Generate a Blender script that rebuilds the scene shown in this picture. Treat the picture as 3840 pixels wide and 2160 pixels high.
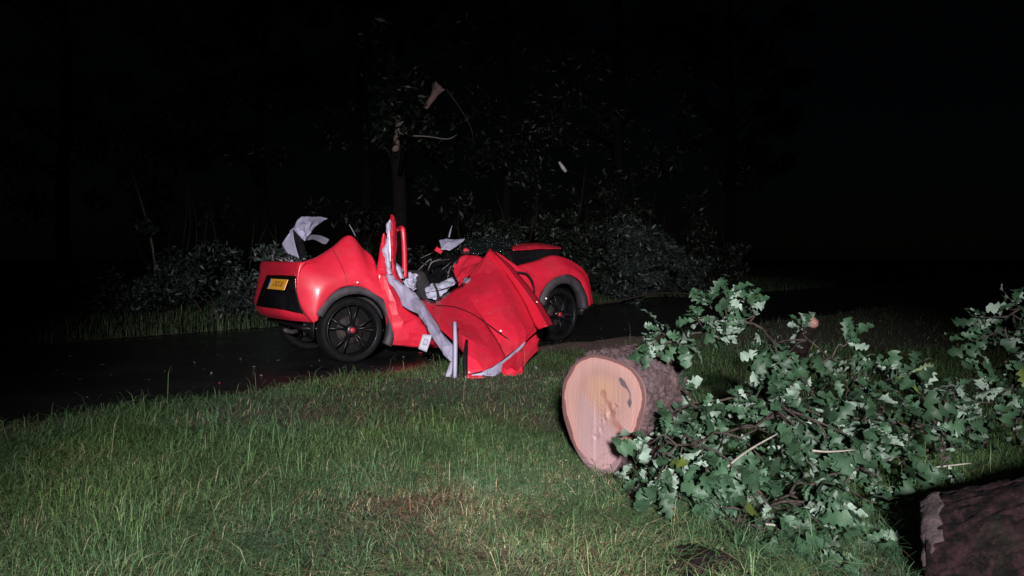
import bpy, bmesh, math, random
import numpy as np
from mathutils import Vector, Matrix, noise, Euler

for o in list(bpy.data.objects):
    bpy.data.objects.remove(o)
random.seed(11)
rng = np.random.default_rng(11)
scene = bpy.context.scene
COL = scene.collection

# ------------------------------------------------------------------ camera, night sky, lamps, exposure
cam_data = bpy.data.cameras.new("camera")
cam_data.sensor_width = 36.0
cam_data.lens = 26.19
cam_data.clip_start = 0.05
cam_data.clip_end = 600.0
camera = bpy.data.objects.new("camera", cam_data)
camera.location = (0.0, 0.0, 1.05)
camera.rotation_euler = (math.radians(90.0 - 2.44), 0.0, 0.0)
COL.objects.link(camera)
scene.camera = camera

world = bpy.data.worlds.new("World")
scene.world = world
world.use_nodes = True
wn = world.node_tree
sky_tex = wn.nodes.new("ShaderNodeTexSky")
sky_tex.sky_type = 'NISHITA'
sky_tex.sun_disc = False
sky_tex.sun_elevation = math.radians(40.0)
sky_tex.sun_rotation = math.radians(200.0)
wn.links.new(sky_tex.outputs[0], wn.nodes["Background"].inputs[0])
wn.nodes["Background"].inputs[1].default_value = 0.00015

moon_data = bpy.data.lights.new("moon", 'SUN')
moon_data.energy = 0.0015
moon_data.angle = math.radians(10)
moon_data.color = (0.8, 0.88, 1.0)
moon = bpy.data.objects.new("moon", moon_data)
moon.rotation_euler = (math.radians(50), 0, math.radians(160))
COL.objects.link(moon)

# the unseen flash / flood lamp, set well behind the camera, that lights the whole picture
FLASH_POS = Vector((0.05, -4.2, 2.45))
FLASH_AIM = Vector((0.15, 6.0, 0.05))
flash_data = bpy.data.lights.new("flash_lamp", 'SPOT')
flash_data.energy = 10000.0
flash_data.color = (1.0, 0.975, 0.985)
flash_data.shadow_soft_size = 0.22
flash_data.spot_size = math.radians(50)
flash_data.spot_blend = 1.0
flash = bpy.data.objects.new("flash_lamp", flash_data)
flash.location = FLASH_POS
flash.rotation_euler = (FLASH_AIM - FLASH_POS).to_track_quat('-Z', 'Y').to_euler()
COL.objects.link(flash)

scene.view_settings.view_transform = 'Standard'
scene.view_settings.look = 'None'
scene.view_settings.exposure = 0.0
scene.view_settings.gamma = 1.0
scene.view_settings.use_curve_mapping = False
scene.cycles.max_bounces = 6
scene.cycles.use_denoising = True

# ------------------------------------------------------------------ materials
def principled(name):
    m = bpy.data.materials.new(name)
    m.use_nodes = True
    return m, m.node_tree, m.node_tree.nodes["Principled BSDF"]

def noise_node(nt, scale, detail=4.0, rough=0.55, coord='Object', dist=0.0):
    tc = nt.nodes.new("ShaderNodeTexCoord")
    n = nt.nodes.new("ShaderNodeTexNoise")
    n.inputs["Scale"].default_value = scale
    n.inputs["Detail"].default_value = detail
    n.inputs["Roughness"].default_value = rough
    n.inputs["Distortion"].default_value = dist
    nt.links.new(tc.outputs[coord], n.inputs["Vector"])
    return n

def ramp(nt, src, stops):
    r = nt.nodes.new("ShaderNodeValToRGB")
    el = r.color_ramp.elements
    while len(el) < len(stops):
        el.new(0.5)
    for e, (p, c) in zip(el, stops):
        e.position = p
        e.color = (c[0], c[1], c[2], 1.0)
    nt.links.new(src, r.inputs[0])
    return r

def add_bump(nt, bsdf, height, strength, dist):
    b = nt.nodes.new("ShaderNodeBump")
    b.inputs["Strength"].default_value = strength
    b.inputs["Distance"].default_value = dist
    nt.links.new(height, b.inputs["Height"])
    nt.links.new(b.outputs[0], bsdf.inputs["Normal"])
    return b

def plain(name, c1, c2, scale=8.0, rough=0.5, bump=0.0, bump_scale=40.0, rough2=None, coat=0.0, metallic=0.0, spec=0.5):
    m, nt, b = principled(name)
    n = noise_node(nt, scale, 5.0)
    r = ramp(nt, n.outputs["Fac"], [(0.35, c1), (0.68, c2)])
    nt.links.new(r.outputs[0], b.inputs["Base Color"])
    b.inputs["Roughness"].default_value = rough
    b.inputs["Metallic"].default_value = metallic
    b.inputs["Specular IOR Level"].default_value = spec
    if coat:
        b.inputs["Coat Weight"].default_value = coat
        b.inputs["Coat Roughness"].default_value = 0.06
    if rough2 is not None:
        mr = nt.nodes.new("ShaderNodeMapRange")
        mr.inputs["To Min"].default_value = rough
        mr.inputs["To Max"].default_value = rough2
        nt.links.new(n.outputs["Fac"], mr.inputs["Value"])
        nt.links.new(mr.outputs[0], b.inputs["Roughness"])
    if bump:
        n2 = noise_node(nt, bump_scale, 6.0)
        add_bump(nt, b, n2.outputs["Fac"], bump, 0.01)
    return m

def red_paint(name="red_paint", scuff=0.0):
    m, nt, b = principled(name)
    n = noise_node(nt, 14.0, 6.0, 0.65)
    speck = noise_node(nt, 160.0, 2.0)
    r = ramp(nt, n.outputs["Fac"], [(0.25, (0.55, 0.010, 0.032)), (0.75, (0.65, 0.016, 0.044))])
    mx = nt.nodes.new("ShaderNodeMix")
    mx.data_type = 'RGBA'
    rs = ramp(nt, speck.outputs["Fac"], [(0.70, (0, 0, 0)), (0.80, (0.45, 0.45, 0.45))])
    nt.links.new(rs.outputs[0], mx.inputs["Factor"])
    nt.links.new(r.outputs[0], mx.inputs["A"])
    mx.inputs["B"].default_value = (0.22, 0.05, 0.06, 1)
    col = mx.outputs["Result"]
    # film of road dirt and, on the torn panels, scrapes down to primer
    dn = noise_node(nt, 3.5, 6.0, 0.6)
    df = ramp(nt, dn.outputs["Fac"], [(0.48, (0, 0, 0)), (0.78, (0.35, 0.35, 0.35))])
    md = nt.nodes.new("ShaderNodeMix"); md.data_type = 'RGBA'
    nt.links.new(df.outputs[0], md.inputs["Factor"]); nt.links.new(col, md.inputs["A"])
    md.inputs["B"].default_value = (0.30, 0.05, 0.055, 1)
    col = md.outputs["Result"]
    if scuff:
        tc = nt.nodes.new("ShaderNodeTexCoord")
        mp = nt.nodes.new("ShaderNodeMapping")
        mp.inputs["Rotation"].default_value = (0.3, 0.9, 0.5)
        mp.inputs["Scale"].default_value = (5.0, 60.0, 60.0)
        nt.links.new(tc.outputs["Object"], mp.inputs["Vector"])
        sn = nt.nodes.new("ShaderNodeTexNoise")
        sn.inputs["Scale"].default_value = 1.0
        sn.inputs["Detail"].default_value = 5.0
        nt.links.new(mp.outputs[0], sn.inputs["Vector"])
        sf = ramp(nt, sn.outputs["Fac"], [(0.66, (0, 0, 0)), (0.74, (scuff,) * 3)])
        mp2 = nt.nodes.new("ShaderNodeMix"); mp2.data_type = 'RGBA'
        nt.links.new(sf.outputs[0], mp2.inputs["Factor"]); nt.links.new(col, mp2.inputs["A"])
        mp2.inputs["B"].default_value = (0.42, 0.20, 0.21, 1)
        col = mp2.outputs["Result"]
    nt.links.new(col, b.inputs["Base Color"])
    b.inputs["Roughness"].default_value = 0.5
    b.inputs["Coat Weight"].default_value = 0.55
    rr = ramp(nt, n.outputs["Fac"], [(0.3, (0.16,) * 3), (0.75, (0.36,) * 3)])
    nt.links.new(rr.outputs[0], b.inputs["Coat Roughness"])
    n2 = noise_node(nt, 9.0, 3.0)
    add_bump(nt, b, n2.outputs["Fac"], 0.05, 0.02)
    return m

M = {}
M['red'] = red_paint()
M['red_torn'] = red_paint("red_paint_scuffed", 0.7)
M['black_plastic'] = plain("black_plastic", (0.004, 0.004, 0.005), (0.010, 0.009, 0.011), 20, 0.38, 0.15, 200)
M['gloss_black'] = plain("gloss_black", (0.004, 0.004, 0.005), (0.008, 0.007, 0.008), 10, 0.16, coat=0.3)
M['cladding'] = plain("arch_cladding", (0.020, 0.018, 0.024), (0.060, 0.050, 0.056), 6, 0.65, 0.3, 300, spec=0.4)
M['lining'] = plain("grey_lining", (0.27, 0.25, 0.36), (0.34, 0.315, 0.43), 10, 0.65, 0.25, 260)
M['lining_dark'] = plain("dark_lining", (0.14, 0.135, 0.18), (0.19, 0.18, 0.24), 10, 0.7, 0.25, 260)
M['airbag'] = plain("airbag_fabric", (0.34, 0.335, 0.45), (0.44, 0.43, 0.55), 12, 0.75, 0.4, 60)
M['rubber'] = plain("tyre_rubber", (0.003, 0.003, 0.0035), (0.007, 0.0065, 0.007), 25, 0.75, 0.2, 120, spec=0.12)
M['rim'] = plain("black_rim", (0.003, 0.003, 0.004), (0.006, 0.006, 0.008), 12, 0.42, coat=0.08, spec=0.25)
M['steel'] = plain("bare_steel", (0.10, 0.09, 0.09), (0.22, 0.19, 0.19), 20, 0.45, 0.2, 80, metallic=0.5)
M['disc'] = plain("brake_disc_iron", (0.012, 0.010, 0.010), (0.035, 0.027, 0.024), 20, 0.6, 0.2, 80, spec=0.15)
M['cap_red'] = plain("red_cap", (0.26, 0.012, 0.024), (0.34, 0.018, 0.03), 30, 0.4, coat=0.2)
M['seat'] = plain("seat_fabric", (0.010, 0.009, 0.012), (0.025, 0.018, 0.022), 30, 0.85, 0.5, 200)
M['plate_yellow'] = plain("plate_yellow", (0.80, 0.36, 0.03), (0.86, 0.42, 0.05), 30, 0.35)
M['plate_blue'] = plain("plate_blue", (0.02, 0.08, 0.20), (0.05, 0.14, 0.26), 30, 0.35)
M['plate_text'] = plain("plate_text", (0.12, 0.035, 0.004), (0.16, 0.05, 0.006), 30, 0.4)
M['label_paper'] = plain("label_paper", (0.27, 0.26, 0.32), (0.33, 0.32, 0.38), 20, 0.6)
M['label_print'] = plain("label_print", (0.26, 0.25, 0.34), (0.34, 0.33, 0.42), 90, 0.6)
M['pale_bit'] = plain("near_white", (0.75, 0.66, 0.70), (0.85, 0.80, 0.80), 40, 0.4)

def glass_mat():
    m, nt, b = principled("crazed_glass")
    tc = nt.nodes.new("ShaderNodeTexCoord")
    v = nt.nodes.new("ShaderNodeTexVoronoi")
    v.feature = 'DISTANCE_TO_EDGE'
    v.inputs["Scale"].default_value = 55.0
    nt.links.new(tc.outputs["Object"], v.inputs["Vector"])
    r = ramp(nt, v.outputs["Distance"], [(0.0, (0.045, 0.058, 0.054)), (0.06, (0.004, 0.006, 0.006))])
    nt.links.new(r.outputs[0], b.inputs["Base Color"])
    b.inputs["Roughness"].default_value = 0.12
    n2 = noise_node(nt, 70.0, 4.0)
    add_bump(nt, b, n2.outputs["Fac"], 0.9, 0.02)
    return m
M['glass'] = glass_mat()
M['crumb'] = plain("glass_crumb", (0.06, 0.085, 0.08), (0.14, 0.18, 0.18), 30, 0.08)

def asphalt():
    m, nt, b = principled("wet_asphalt")
    n = noise_node(nt, 1.2, 5.0)
    n2 = noise_node(nt, 180.0, 3.0)
    r = ramp(nt, n2.outputs["Fac"], [(0.3, (0.006, 0.006, 0.007)), (0.75, (0.017, 0.016, 0.017))])
    nt.links.new(r.outputs[0], b.inputs["Base Color"])
    rr = ramp(nt, n.outputs["Fac"], [(0.35, (0.20,) * 3), (0.65, (0.42,) * 3)])
    nt.links.new(rr.outputs[0], b.inputs["Roughness"])
    add_bump(nt, b, n2.outputs["Fac"], 0.25, 0.006)
    return m
M['asphalt'] = asphalt()
M['soil'] = plain("soil", (0.022, 0.015, 0.009), (0.060, 0.040, 0.022), 5, 0.9, 0.8, 60)
M['sawdust_soil'] = plain("sawdust_soil", (0.050, 0.026, 0.022), (0.135, 0.078, 0.068), 16, 0.9, 0.9, 120)
M['forest_floor'] = plain("forest_floor", (0.010, 0.012, 0.006), (0.032, 0.026, 0.014), 1.5, 0.95, 0.8, 30)

def attr_mat(name, rough=0.5, spec=0.4, sheen=0.0, transl=0.0):
    """colour from each blade's own colour attribute"""
    m, nt, b = principled(name)
    a = nt.nodes.new("ShaderNodeAttribute")
    a.attribute_name = "Col"
    nt.links.new(a.outputs["Color"], b.inputs["Base Color"])
    b.inputs["Roughness"].default_value = rough
    b.inputs["Specular IOR Level"].default_value = spec
    return m
M['grass'] = attr_mat("grass_blades", 0.55, 0.35)
M['flake'] = attr_mat("wood_flakes", 0.8, 0.2)
M['crown'] = attr_mat("bush_leaves", 0.5, 0.4)

def oak_leaf_mat(name, top, top2, under):
    m, nt, b = principled(name)
    n = noise_node(nt, 30.0, 3.0)
    oi = nt.nodes.new("ShaderNodeObjectInfo")
    r = ramp(nt, n.outputs["Fac"], [(0.3, top), (0.75, top2)])
    hsv = nt.nodes.new("ShaderNodeHueSaturation")
    mr = nt.nodes.new("ShaderNodeMapRange")
    mr.inputs["To Min"].default_value = 0.65
    mr.inputs["To Max"].default_value = 1.45
    nt.links.new(oi.outputs["Random"], mr.inputs["Value"])
    nt.links.new(mr.outputs[0], hsv.inputs["Value"])
    nt.links.new(r.outputs[0], hsv.inputs["Color"])
    geo = nt.nodes.new("ShaderNodeNewGeometry")
    mx = nt.nodes.new("ShaderNodeMix")
    mx.data_type = 'RGBA'
    nt.links.new(geo.outputs["Backfacing"], mx.inputs["Factor"])
    nt.links.new(hsv.outputs[0], mx.inputs["A"])
    mx.inputs["B"].default_value = (*under, 1)
    nt.links.new(mx.outputs["Result"], b.inputs["Base Color"])
    b.inputs["Roughness"].default_value = 0.5
    b.inputs["Specular IOR Level"].default_value = 0.22
    n2 = noise_node(nt, 60.0, 2.0)
    add_bump(nt, b, n2.outputs["Fac"], 0.2, 0.004)
    return m
M['leaf'] = oak_leaf_mat("oak_leaf", (0.010, 0.026, 0.013), (0.026, 0.052, 0.027), (0.125, 0.165, 0.132))
M['leaf_yellow'] = oak_leaf_mat("oak_leaf_yellow", (0.035, 0.06, 0.012), (0.07, 0.085, 0.018), (0.10, 0.13, 0.07))
M['twig'] = plain("twig_bark", (0.014, 0.010, 0.009), (0.042, 0.033, 0.028), 30, 0.8, 0.4, 120, spec=0.2)
M['twig_pale'] = plain("stripped_twig", (0.13, 0.112, 0.095), (0.21, 0.185, 0.16), 30, 0.6, 0.3, 120)

def bark_mat(name, c1, c2, moss, lo=0.32, hi=0.70):
    m, nt, b = principled(name)
    n = noise_node(nt, 26.0, 8.0, 0.7)
    r = ramp(nt, n.outputs["Fac"], [(lo, c1), (hi, c2)])
    n3 = noise_node(nt, 5.0, 5.0, 0.6)
    f = ramp(nt, n3.outputs["Fac"], [(0.52, (0, 0, 0)), (0.66, (0.8, 0.8, 0.8))])
    mx = nt.nodes.new("ShaderNodeMix")
    mx.data_type = 'RGBA'
    nt.links.new(f.outputs[0], mx.inputs["Factor"])
    nt.links.new(r.outputs[0], mx.inputs["A"])
    mx.inputs["B"].default_value = (*moss, 1)
    nt.links.new(mx.outputs["Result"], b.inputs["Base Color"])
    b.inputs["Roughness"].default_value = 0.9
    b.inputs["Specular IOR Level"].default_value = 0.12
    n2 = noise_node(nt, 70.0, 8.0, 0.7)
    add_bump(nt, b, n2.outputs["Fac"], 0.9, 0.02)
    return m
M['bark'] = bark_mat("oak_bark", (0.026, 0.015, 0.017), (0.125, 0.082, 0.083), (0.08, 0.06, 0.065))
M['bark_dark'] = bark_mat("mossy_bark", (0.0005, 0.0002, 0.0003), (0.024, 0.010, 0.012), (0.010, 0.011, 0.006), 0.42, 0.66)
M['trunk'] = bark_mat("tree_trunk_bark", (0.003, 0.0022, 0.0022), (0.011, 0.008, 0.008), (0.006, 0.007, 0.004))
M['torn_wood'] = plain("torn_wood", (0.12, 0.070, 0.065), (0.22, 0.135, 0.13), 14, 0.75, 0.5, 60)

def sawn_mat():
    m, nt, b = principled("sawn_oak_face")
    a = nt.nodes.new("ShaderNodeAttribute")
    a.attribute_name = "Rad"
    n = noise_node(nt, 7.0, 5.0)
    add = nt.nodes.new("ShaderNodeMath")
    add.operation = 'MULTIPLY_ADD'
    nt.links.new(n.outputs["Fac"], add.inputs[0])
    add.inputs[1].default_value = 0.20
    nt.links.new(a.outputs["Fac"], add.inputs[2])
    base = ramp(nt, add.outputs[0], [(0.10, (0.205, 0.122, 0.074)), (0.30, (0.205, 0.114, 0.084)), (0.60, (0.180, 0.100, 0.086)),
                                    (0.90, (0.215, 0.122, 0.108)), (1.03, (0.235, 0.110, 0.094)), (1.075, (0.070, 0.030, 0.028))])
    w = nt.nodes.new("ShaderNodeTexWave")
    w.wave_type = 'BANDS'
    w.bands_direction = 'X'
    w.inputs["Scale"].default_value = 1.0
    # growth rings follow the outline: drive the bands with the ring attribute
    cmb = nt.nodes.new("ShaderNodeCombineXYZ")
    mul = nt.nodes.new("ShaderNodeMath")
    mul.operation = 'MULTIPLY'
    mul.inputs[1].default_value = 6.0
    nt.links.new(add.outputs[0], mul.inputs[0])
    nt.links.new(mul.outputs[0], cmb.inputs[0])
    nt.links.new(cmb.outputs[0], w.inputs["Vector"])
    ringc = ramp(nt, w.outputs["Fac"], [(0.0, (0.90, 0.88, 0.88)), (1.0, (1.04, 1.04, 1.04))])
    # saw scratches: noise stretched along z
    tc = nt.nodes.new("ShaderNodeTexCoord")
    mp = nt.nodes.new("ShaderNodeMapping")
    mp.inputs["Scale"].default_value = (70, 70, 3.0)
    mp.inputs["Rotation"].default_value = (0, 0.06, 0)
    nt.links.new(tc.outputs["Object"], mp.inputs["Vector"])
    sc = nt.nodes.new("ShaderNodeTexNoise")
    sc.inputs["Scale"].default_value = 1.0
    sc.inputs["Detail"].default_value = 4.0
    nt.links.new(mp.outputs[0], sc.inputs["Vector"])
    scc = ramp(nt, sc.outputs["Fac"], [(0.3, (0.92, 0.91, 0.92)), (0.7, (1.04, 1.04, 1.04))])
    m1 = nt.nodes.new("ShaderNodeMix"); m1.data_type = 'RGBA'; m1.blend_type = 'MULTIPLY'; m1.inputs["Factor"].default_value = 1.0
    m2 = nt.nodes.new("ShaderNodeMix"); m2.data_type = 'RGBA'; m2.blend_type = 'MULTIPLY'; m2.inputs["Factor"].default_value = 1.0
    nt.links.new(base.outputs[0], m1.inputs["A"]); nt.links.new(ringc.outputs[0], m1.inputs["B"])
    nt.links.new(m1.outputs["Result"], m2.inputs["A"]); nt.links.new(scc.outputs[0], m2.inputs["B"])
    col = m2.outputs["Result"]
    for an, c in (("Low", (0.175, 0.118, 0.140)), ("Torn", (0.120, 0.040, 0.030)), ("Rot", (0.045, 0.030, 0.034))):
        at = nt.nodes.new("ShaderNodeAttribute"); at.attribute_name = an
        mm = nt.nodes.new("ShaderNodeMix"); mm.data_type = 'RGBA'
        nt.links.new(at.outputs["Fac"], mm.inputs["Factor"]); nt.links.new(col, mm.inputs["A"])
        mm.inputs["B"].default_value = (*c, 1)
        col = mm.outputs["Result"]
    nt.links.new(col, b.inputs["Base Color"])
    b.inputs["Roughness"].default_value = 0.7
    add_bump(nt, b, sc.outputs["Fac"], 0.3, 0.005)
    return m
M['sawn'] = sawn_mat()

# ------------------------------------------------------------------ helpers
def tag(o, label=None, cat=None, group=None, kind=None):
    for k, v in (("label", label), ("category", cat), ("group", group), ("kind", kind)):
        if v:
            o[k] = v
    return o

def empty(name, loc):
    o = bpy.data.objects.new(name, None)
    o.location = loc
    o.empty_display_size = 0.1
    COL.objects.link(o)
    return o

def origin_of(parent):
    v = Vector((0, 0, 0))
    p = parent
    while p is not None:
        v += p.location
        p = p.parent
    return v

def link_mesh(name, verts, faces, mat, parent=None, smooth=True, loc=None):
    """verts are world coordinates; the object sits at loc (or at its parent's origin)"""
    base = origin_of(parent)
    loc = Vector(loc) if loc is not None else (base if parent is not None else Vector((0, 0, 0)))
    v = np.asarray(verts, dtype=np.float64) - np.array(loc)
    me = bpy.data.meshes.new(name)
    me.from_pydata(v.tolist(), [], [list(map(int, f)) for f in faces])
    me.materials.append(mat)
    if smooth:
        me.polygons.foreach_set("use_smooth", [True] * len(me.polygons))
    me.update()
    o = bpy.data.objects.new(name, me)
    COL.objects.link(o)
    if parent is not None:
        o.parent = parent
        o.location = loc - base
    else:
        o.location = loc
    return o

def big_mesh(name, verts, tris_quads, mat, colors=None, parent=None):
    """numpy mesh; tris_quads = list of (n,k) int arrays; colors per vertex"""
    base = np.array(origin_of(parent))
    me = bpy.data.meshes.new(name)
    verts = np.asarray(verts, dtype=np.float32) - base.astype(np.float32)
    me.vertices.add(len(verts))
    me.vertices.foreach_set("co", verts.ravel())
    loops = np.concatenate([a.ravel() for a in tris_quads]).astype(np.int32)
    totals = np.concatenate([np.full(len(a), a.shape[1], dtype=np.int32) for a in tris_quads])
    starts = np.concatenate([[0], np.cumsum(totals)[:-1]]).astype(np.int32)
    me.loops.add(len(loops))
    me.loops.foreach_set("vertex_index", loops)
    me.polygons.add(len(totals))
    me.polygons.foreach_set("loop_start", starts)
    me.polygons.foreach_set("loop_total", totals)
    me.polygons.foreach_set("use_smooth", np.ones(len(totals), dtype=bool))
    me.update(calc_edges=True)
    if colors is not None:
        at = me.color_attributes.new("Col", 'FLOAT_COLOR', 'POINT')
        c = np.ones((len(verts), 4), dtype=np.float32)
        c[:, :3] = colors
        at.data.foreach_set("color", c.ravel())
    me.materials.append(mat)
    o = bpy.data.objects.new(name, me)
    COL.objects.link(o)
    if parent is not None:
        o.parent = parent
    return o

def cr(P, u):
    """Catmull-Rom along axis 0 at parameters u (0..n-1)"""
    P = np.asarray(P, float)
    n = len(P)
    ext = np.concatenate([[2 * P[0] - P[1]], P, [2 * P[-1] - P[-2]]])
    i = np.clip(np.floor(u).astype(int), 0, n - 2)
    t = (u - i).reshape((-1,) + (1,) * (P.ndim - 1))
    a, b, c, d = ext[i], ext[i + 1], ext[i + 2], ext[i + 3]
    return 0.5 * ((2 * b) + (-a + c) * t + (2 * a - 5 * b + 4 * c - d) * t * t + (-a + 3 * b - 3 * c + d) * t ** 3)

def patch(name, rows, mat, parent, sub=7, thick=0.004, crumple=0.0, freq=5.0, seed=0.0, folds=0.0, linear=False, ragged=0.0, facet=0.0, stiff=False):
    """a sheet-metal / cloth sheet through a grid of points: curved, creased and given real thickness"""
    G = np.array(rows, float)
    n, m = G.shape[:2]
    u = np.linspace(0, n - 1, (n - 1) * sub + 1)
    v = np.linspace(0, m - 1, (m - 1) * sub + 1)
    if linear:
        iu = np.clip(np.floor(u).astype(int), 0, n - 2); fu = (u - iu)[:, None, None]
        S = G[iu] * (1 - fu) + G[iu + 1] * fu
    else:
        S = cr(G, u)
    if stiff:
        iu = np.clip(np.floor(u).astype(int), 0, n - 2); fu = (u - iu)[:, None, None]
        iv = np.clip(np.floor(v).astype(int), 0, m - 2); fv = (v - iv)[None, :, None]
        S = G[iu] * (1 - fu) + G[iu + 1] * fu
        S = S[:, iv] * (1 - fv) + S[:, iv + 1] * fv
    else:
        S = np.swapaxes(cr(np.swapaxes(S, 0, 1), v), 0, 1)
    if facet:
        # buckled sheet: flat facets that meet in sharp creases
        lr = random.Random(int(seed * 97) + 5)
        gu = np.gradient(S, axis=0); gv = np.gradient(S, axis=1)
        N = np.cross(gu, gv); N /= (np.linalg.norm(N, axis=2, keepdims=True) + 1e-9)
        J = np.array([[lr.gauss(0, facet) for _ in range(S.shape[1])] for _ in range(S.shape[0])])
        T = np.array([[[lr.uniform(-.3, .3), lr.uniform(-.3, .3)] for _ in range(S.shape[1])] for _ in range(S.shape[0])])
        T[0, :, 0] = T[-1, :, 0] = 0; T[:, 0, 1] = T[:, -1, 1] = 0
        S = S + N * J[:, :, None] + gu * T[:, :, :1] + gv * T[:, :, 1:]
        k = 4
        a0, b0 = S.shape[:2]
        uu = np.linspace(0, a0 - 1, (a0 - 1) * k + 1); vv = np.linspace(0, b0 - 1, (b0 - 1) * k + 1)
        iu = np.clip(np.floor(uu).astype(int), 0, a0 - 2); fu = (uu - iu)[:, None]
        iv = np.clip(np.floor(vv).astype(int), 0, b0 - 2); fv = (vv - iv)[None, :]
        A = S[iu][:, iv]; B = S[iu][:, iv + 1]; C = S[iu + 1][:, iv]; D = S[iu + 1][:, iv + 1]
        fu3, fv3 = fu[..., None] + 0 * fv[..., None], fv[..., None] + 0 * fu[..., None]
        up_tri = (fu3 + fv3) <= 1.0
        S = np.where(up_tri, A + (C - A) * fu3 + (B - A) * fv3, D + (C - D) * (1 - fv3) + (B - D) * (1 - fu3))
    gu = np.gradient(S, axis=0); gv = np.gradient(S, axis=1)
    N = np.cross(gu, gv)
    N /= (np.linalg.norm(N, axis=2, keepdims=True) + 1e-9)
    a, b = S.shape[:2]
    if crumple or folds:
        for i in range(a):
            for j in range(b):
                p = Vector(S[i, j]) * freq + Vector((seed, seed * 1.7, -seed))
                dsp = 0.0
                if crumple:
                    q = noise.noise(p)
                    dsp += crumple * (q + 0.5 * noise.noise(p * 2.3))
                if folds:
                    # sharp ridges like bent sheet metal
                    dsp += folds * (1.0 - 2.0 * abs(noise.noise(p * 0.7 + Vector((3.1, seed, 0)))) ** 0.7)
                S[i, j] += N[i, j] * dsp
    if ragged:
        for i in range(a):
            for j in (0, b - 1):
                S[i, j] += (S[i, 1 if j == 0 else b - 2] - S[i, j]) * ragged * random.random() * 1.5
    faces = [(i * b + j, i * b + j + 1, (i + 1) * b + j + 1, (i + 1) * b + j) for i in range(a - 1) for j in range(b - 1)]
    o = link_mesh(name, S.reshape(-1, 3), faces, mat, parent)
    if facet or stiff:
        o.data.set_sharp_from_angle(angle=math.radians(14))
    if thick:
        md = o.modifiers.new("thickness", 'SOLIDIFY')
        md.thickness = thick
        md.offset = 0.0
    return o

def tube_geo(path, radii, sides=8, cap=True, flat=1.0, jitter=0.0):
    P = [Vector(p) for p in path]
    if not hasattr(radii, '__len__'):
        radii = [radii] * len(P)
    verts, faces = [], []
    up = Vector((0.12, 0.23, 0.96)).normalized()
    for i, p in enumerate(P):
        t = (P[min(i + 1, len(P) - 1)] - P[max(i - 1, 0)]).normalized()
        x = t.cross(up)
        if x.length < 1e-3:
            x = t.cross(Vector((1, 0, 0)))
        x.normalize()
        y = x.cross(t).normalized()
        for k in range(sides):
            a = 2 * math.pi * k / sides
            r = radii[i] * (1 + jitter * (random.random() - 0.5))
            verts.append(p + x * math.cos(a) * r + y * math.sin(a) * r * flat)
    for i in range(len(P) - 1):
        for k in range(sides):
            k2 = (k + 1) % sides
            faces.append((i * sides + k, i * sides + k2, (i + 1) * sides + k2, (i + 1) * sides + k))
    if cap:
        faces.append(tuple(range(sides - 1, -1, -1)))
        faces.append(tuple((len(P) - 1) * sides + k for k in range(sides)))
    return [tuple(v) for v in verts], faces

def tube(name, path, radii, mat, parent=None, sides=8, smooth_sub=0, **kw):
    P = np.array(path, float)
    if smooth_sub:
        u = np.linspace(0, len(P) - 1, (len(P) - 1) * smooth_sub + 1)
        if hasattr(radii, '__len__'):
            radii = np.interp(u, range(len(P)), radii)
        P = cr(P, u)
    v, f = tube_geo(P, radii, sides, **kw)
    return link_mesh(name, v, f, mat, parent)

def join_geo(parts):
    V, F = [], []
    for v, f in parts:
        o = len(V)
        V += list(v)
        F += [tuple(i + o for i in q) for q in f]
    return V, F

def box_geo(c, size, M3=None):
    c = Vector(c)
    V = []
    for sx in (-.5, .5):
        for sy in (-.5, .5):
            for sz in (-.5, .5):
                p = Vector((sx * size[0], sy * size[1], sz * size[2]))
                if M3 is not None:
                    p = M3 @ p
                V.append(tuple(c + p))
    F = [(0, 1, 3, 2), (4, 6, 7, 5), (0, 4, 5, 1), (2, 3, 7, 6), (0, 2, 6, 4), (1, 5, 7, 3)]
    return V, F

def bevel(o, w, seg=2):
    md = o.modifiers.new("soft_edges", 'BEVEL')
    md.width = w
    md.segments = seg
    md.limit_method = 'ANGLE'
    return o

def fbm(x, y, seed=0.0):
    """cheap smooth value field for numpy arrays, about -1..1"""
    s = np.zeros_like(x)
    amp, fr = 1.0, 1.0
    for k in range(4):
        a = 0.7 + 1.9 * k + seed
        s += amp * np.sin(fr * (x * math.cos(a) + y * math.sin(a)) + 1.3 * np.sin(fr * 0.8 * (y * math.cos(a * 1.7) - x * math.sin(a)) + seed * 2.1 + k) + seed)
        amp *= 0.6
        fr *= 1.9
    return s / 2.1

# ------------------------------------------------------------------ the place: ground, road, verges
# the road runs at 45 degrees; q = metres into the road from its near edge, p = metres along it
SQ = math.sqrt(0.5)
def road_q(x, y):
    return (y - x - 7.65) * SQ
def from_pq(p, q):
    return ((p - q) * SQ - 7.65 * 0.5, (p + q) * SQ + 7.65 * 0.5)
ROAD_W = 4.8

def edge_wobble(p):
    return 0.07 * np.sin(p * 1.7) + 0.05 * np.sin(p * 4.1 + 1.0) + 0.03 * np.sin(p * 9.3)

def verge_h(x, y):
    q = road_q(x, y)
    h = 0.022 * fbm(x * 1.6, y * 1.6, 0.4) + 0.03 * np.sin(0.5 * x + 0.3 * y) * 0.5
    fade = np.clip((-q) / 0.6, 0, 1)
    far = np.clip((q - ROAD_W) / 0.8, 0, 1)
    return 0.006 + (0.02 + h) * fade + (0.03 + h + 0.05 * np.clip(q - ROAD_W - 0.5, 0, 3)) * far

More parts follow.
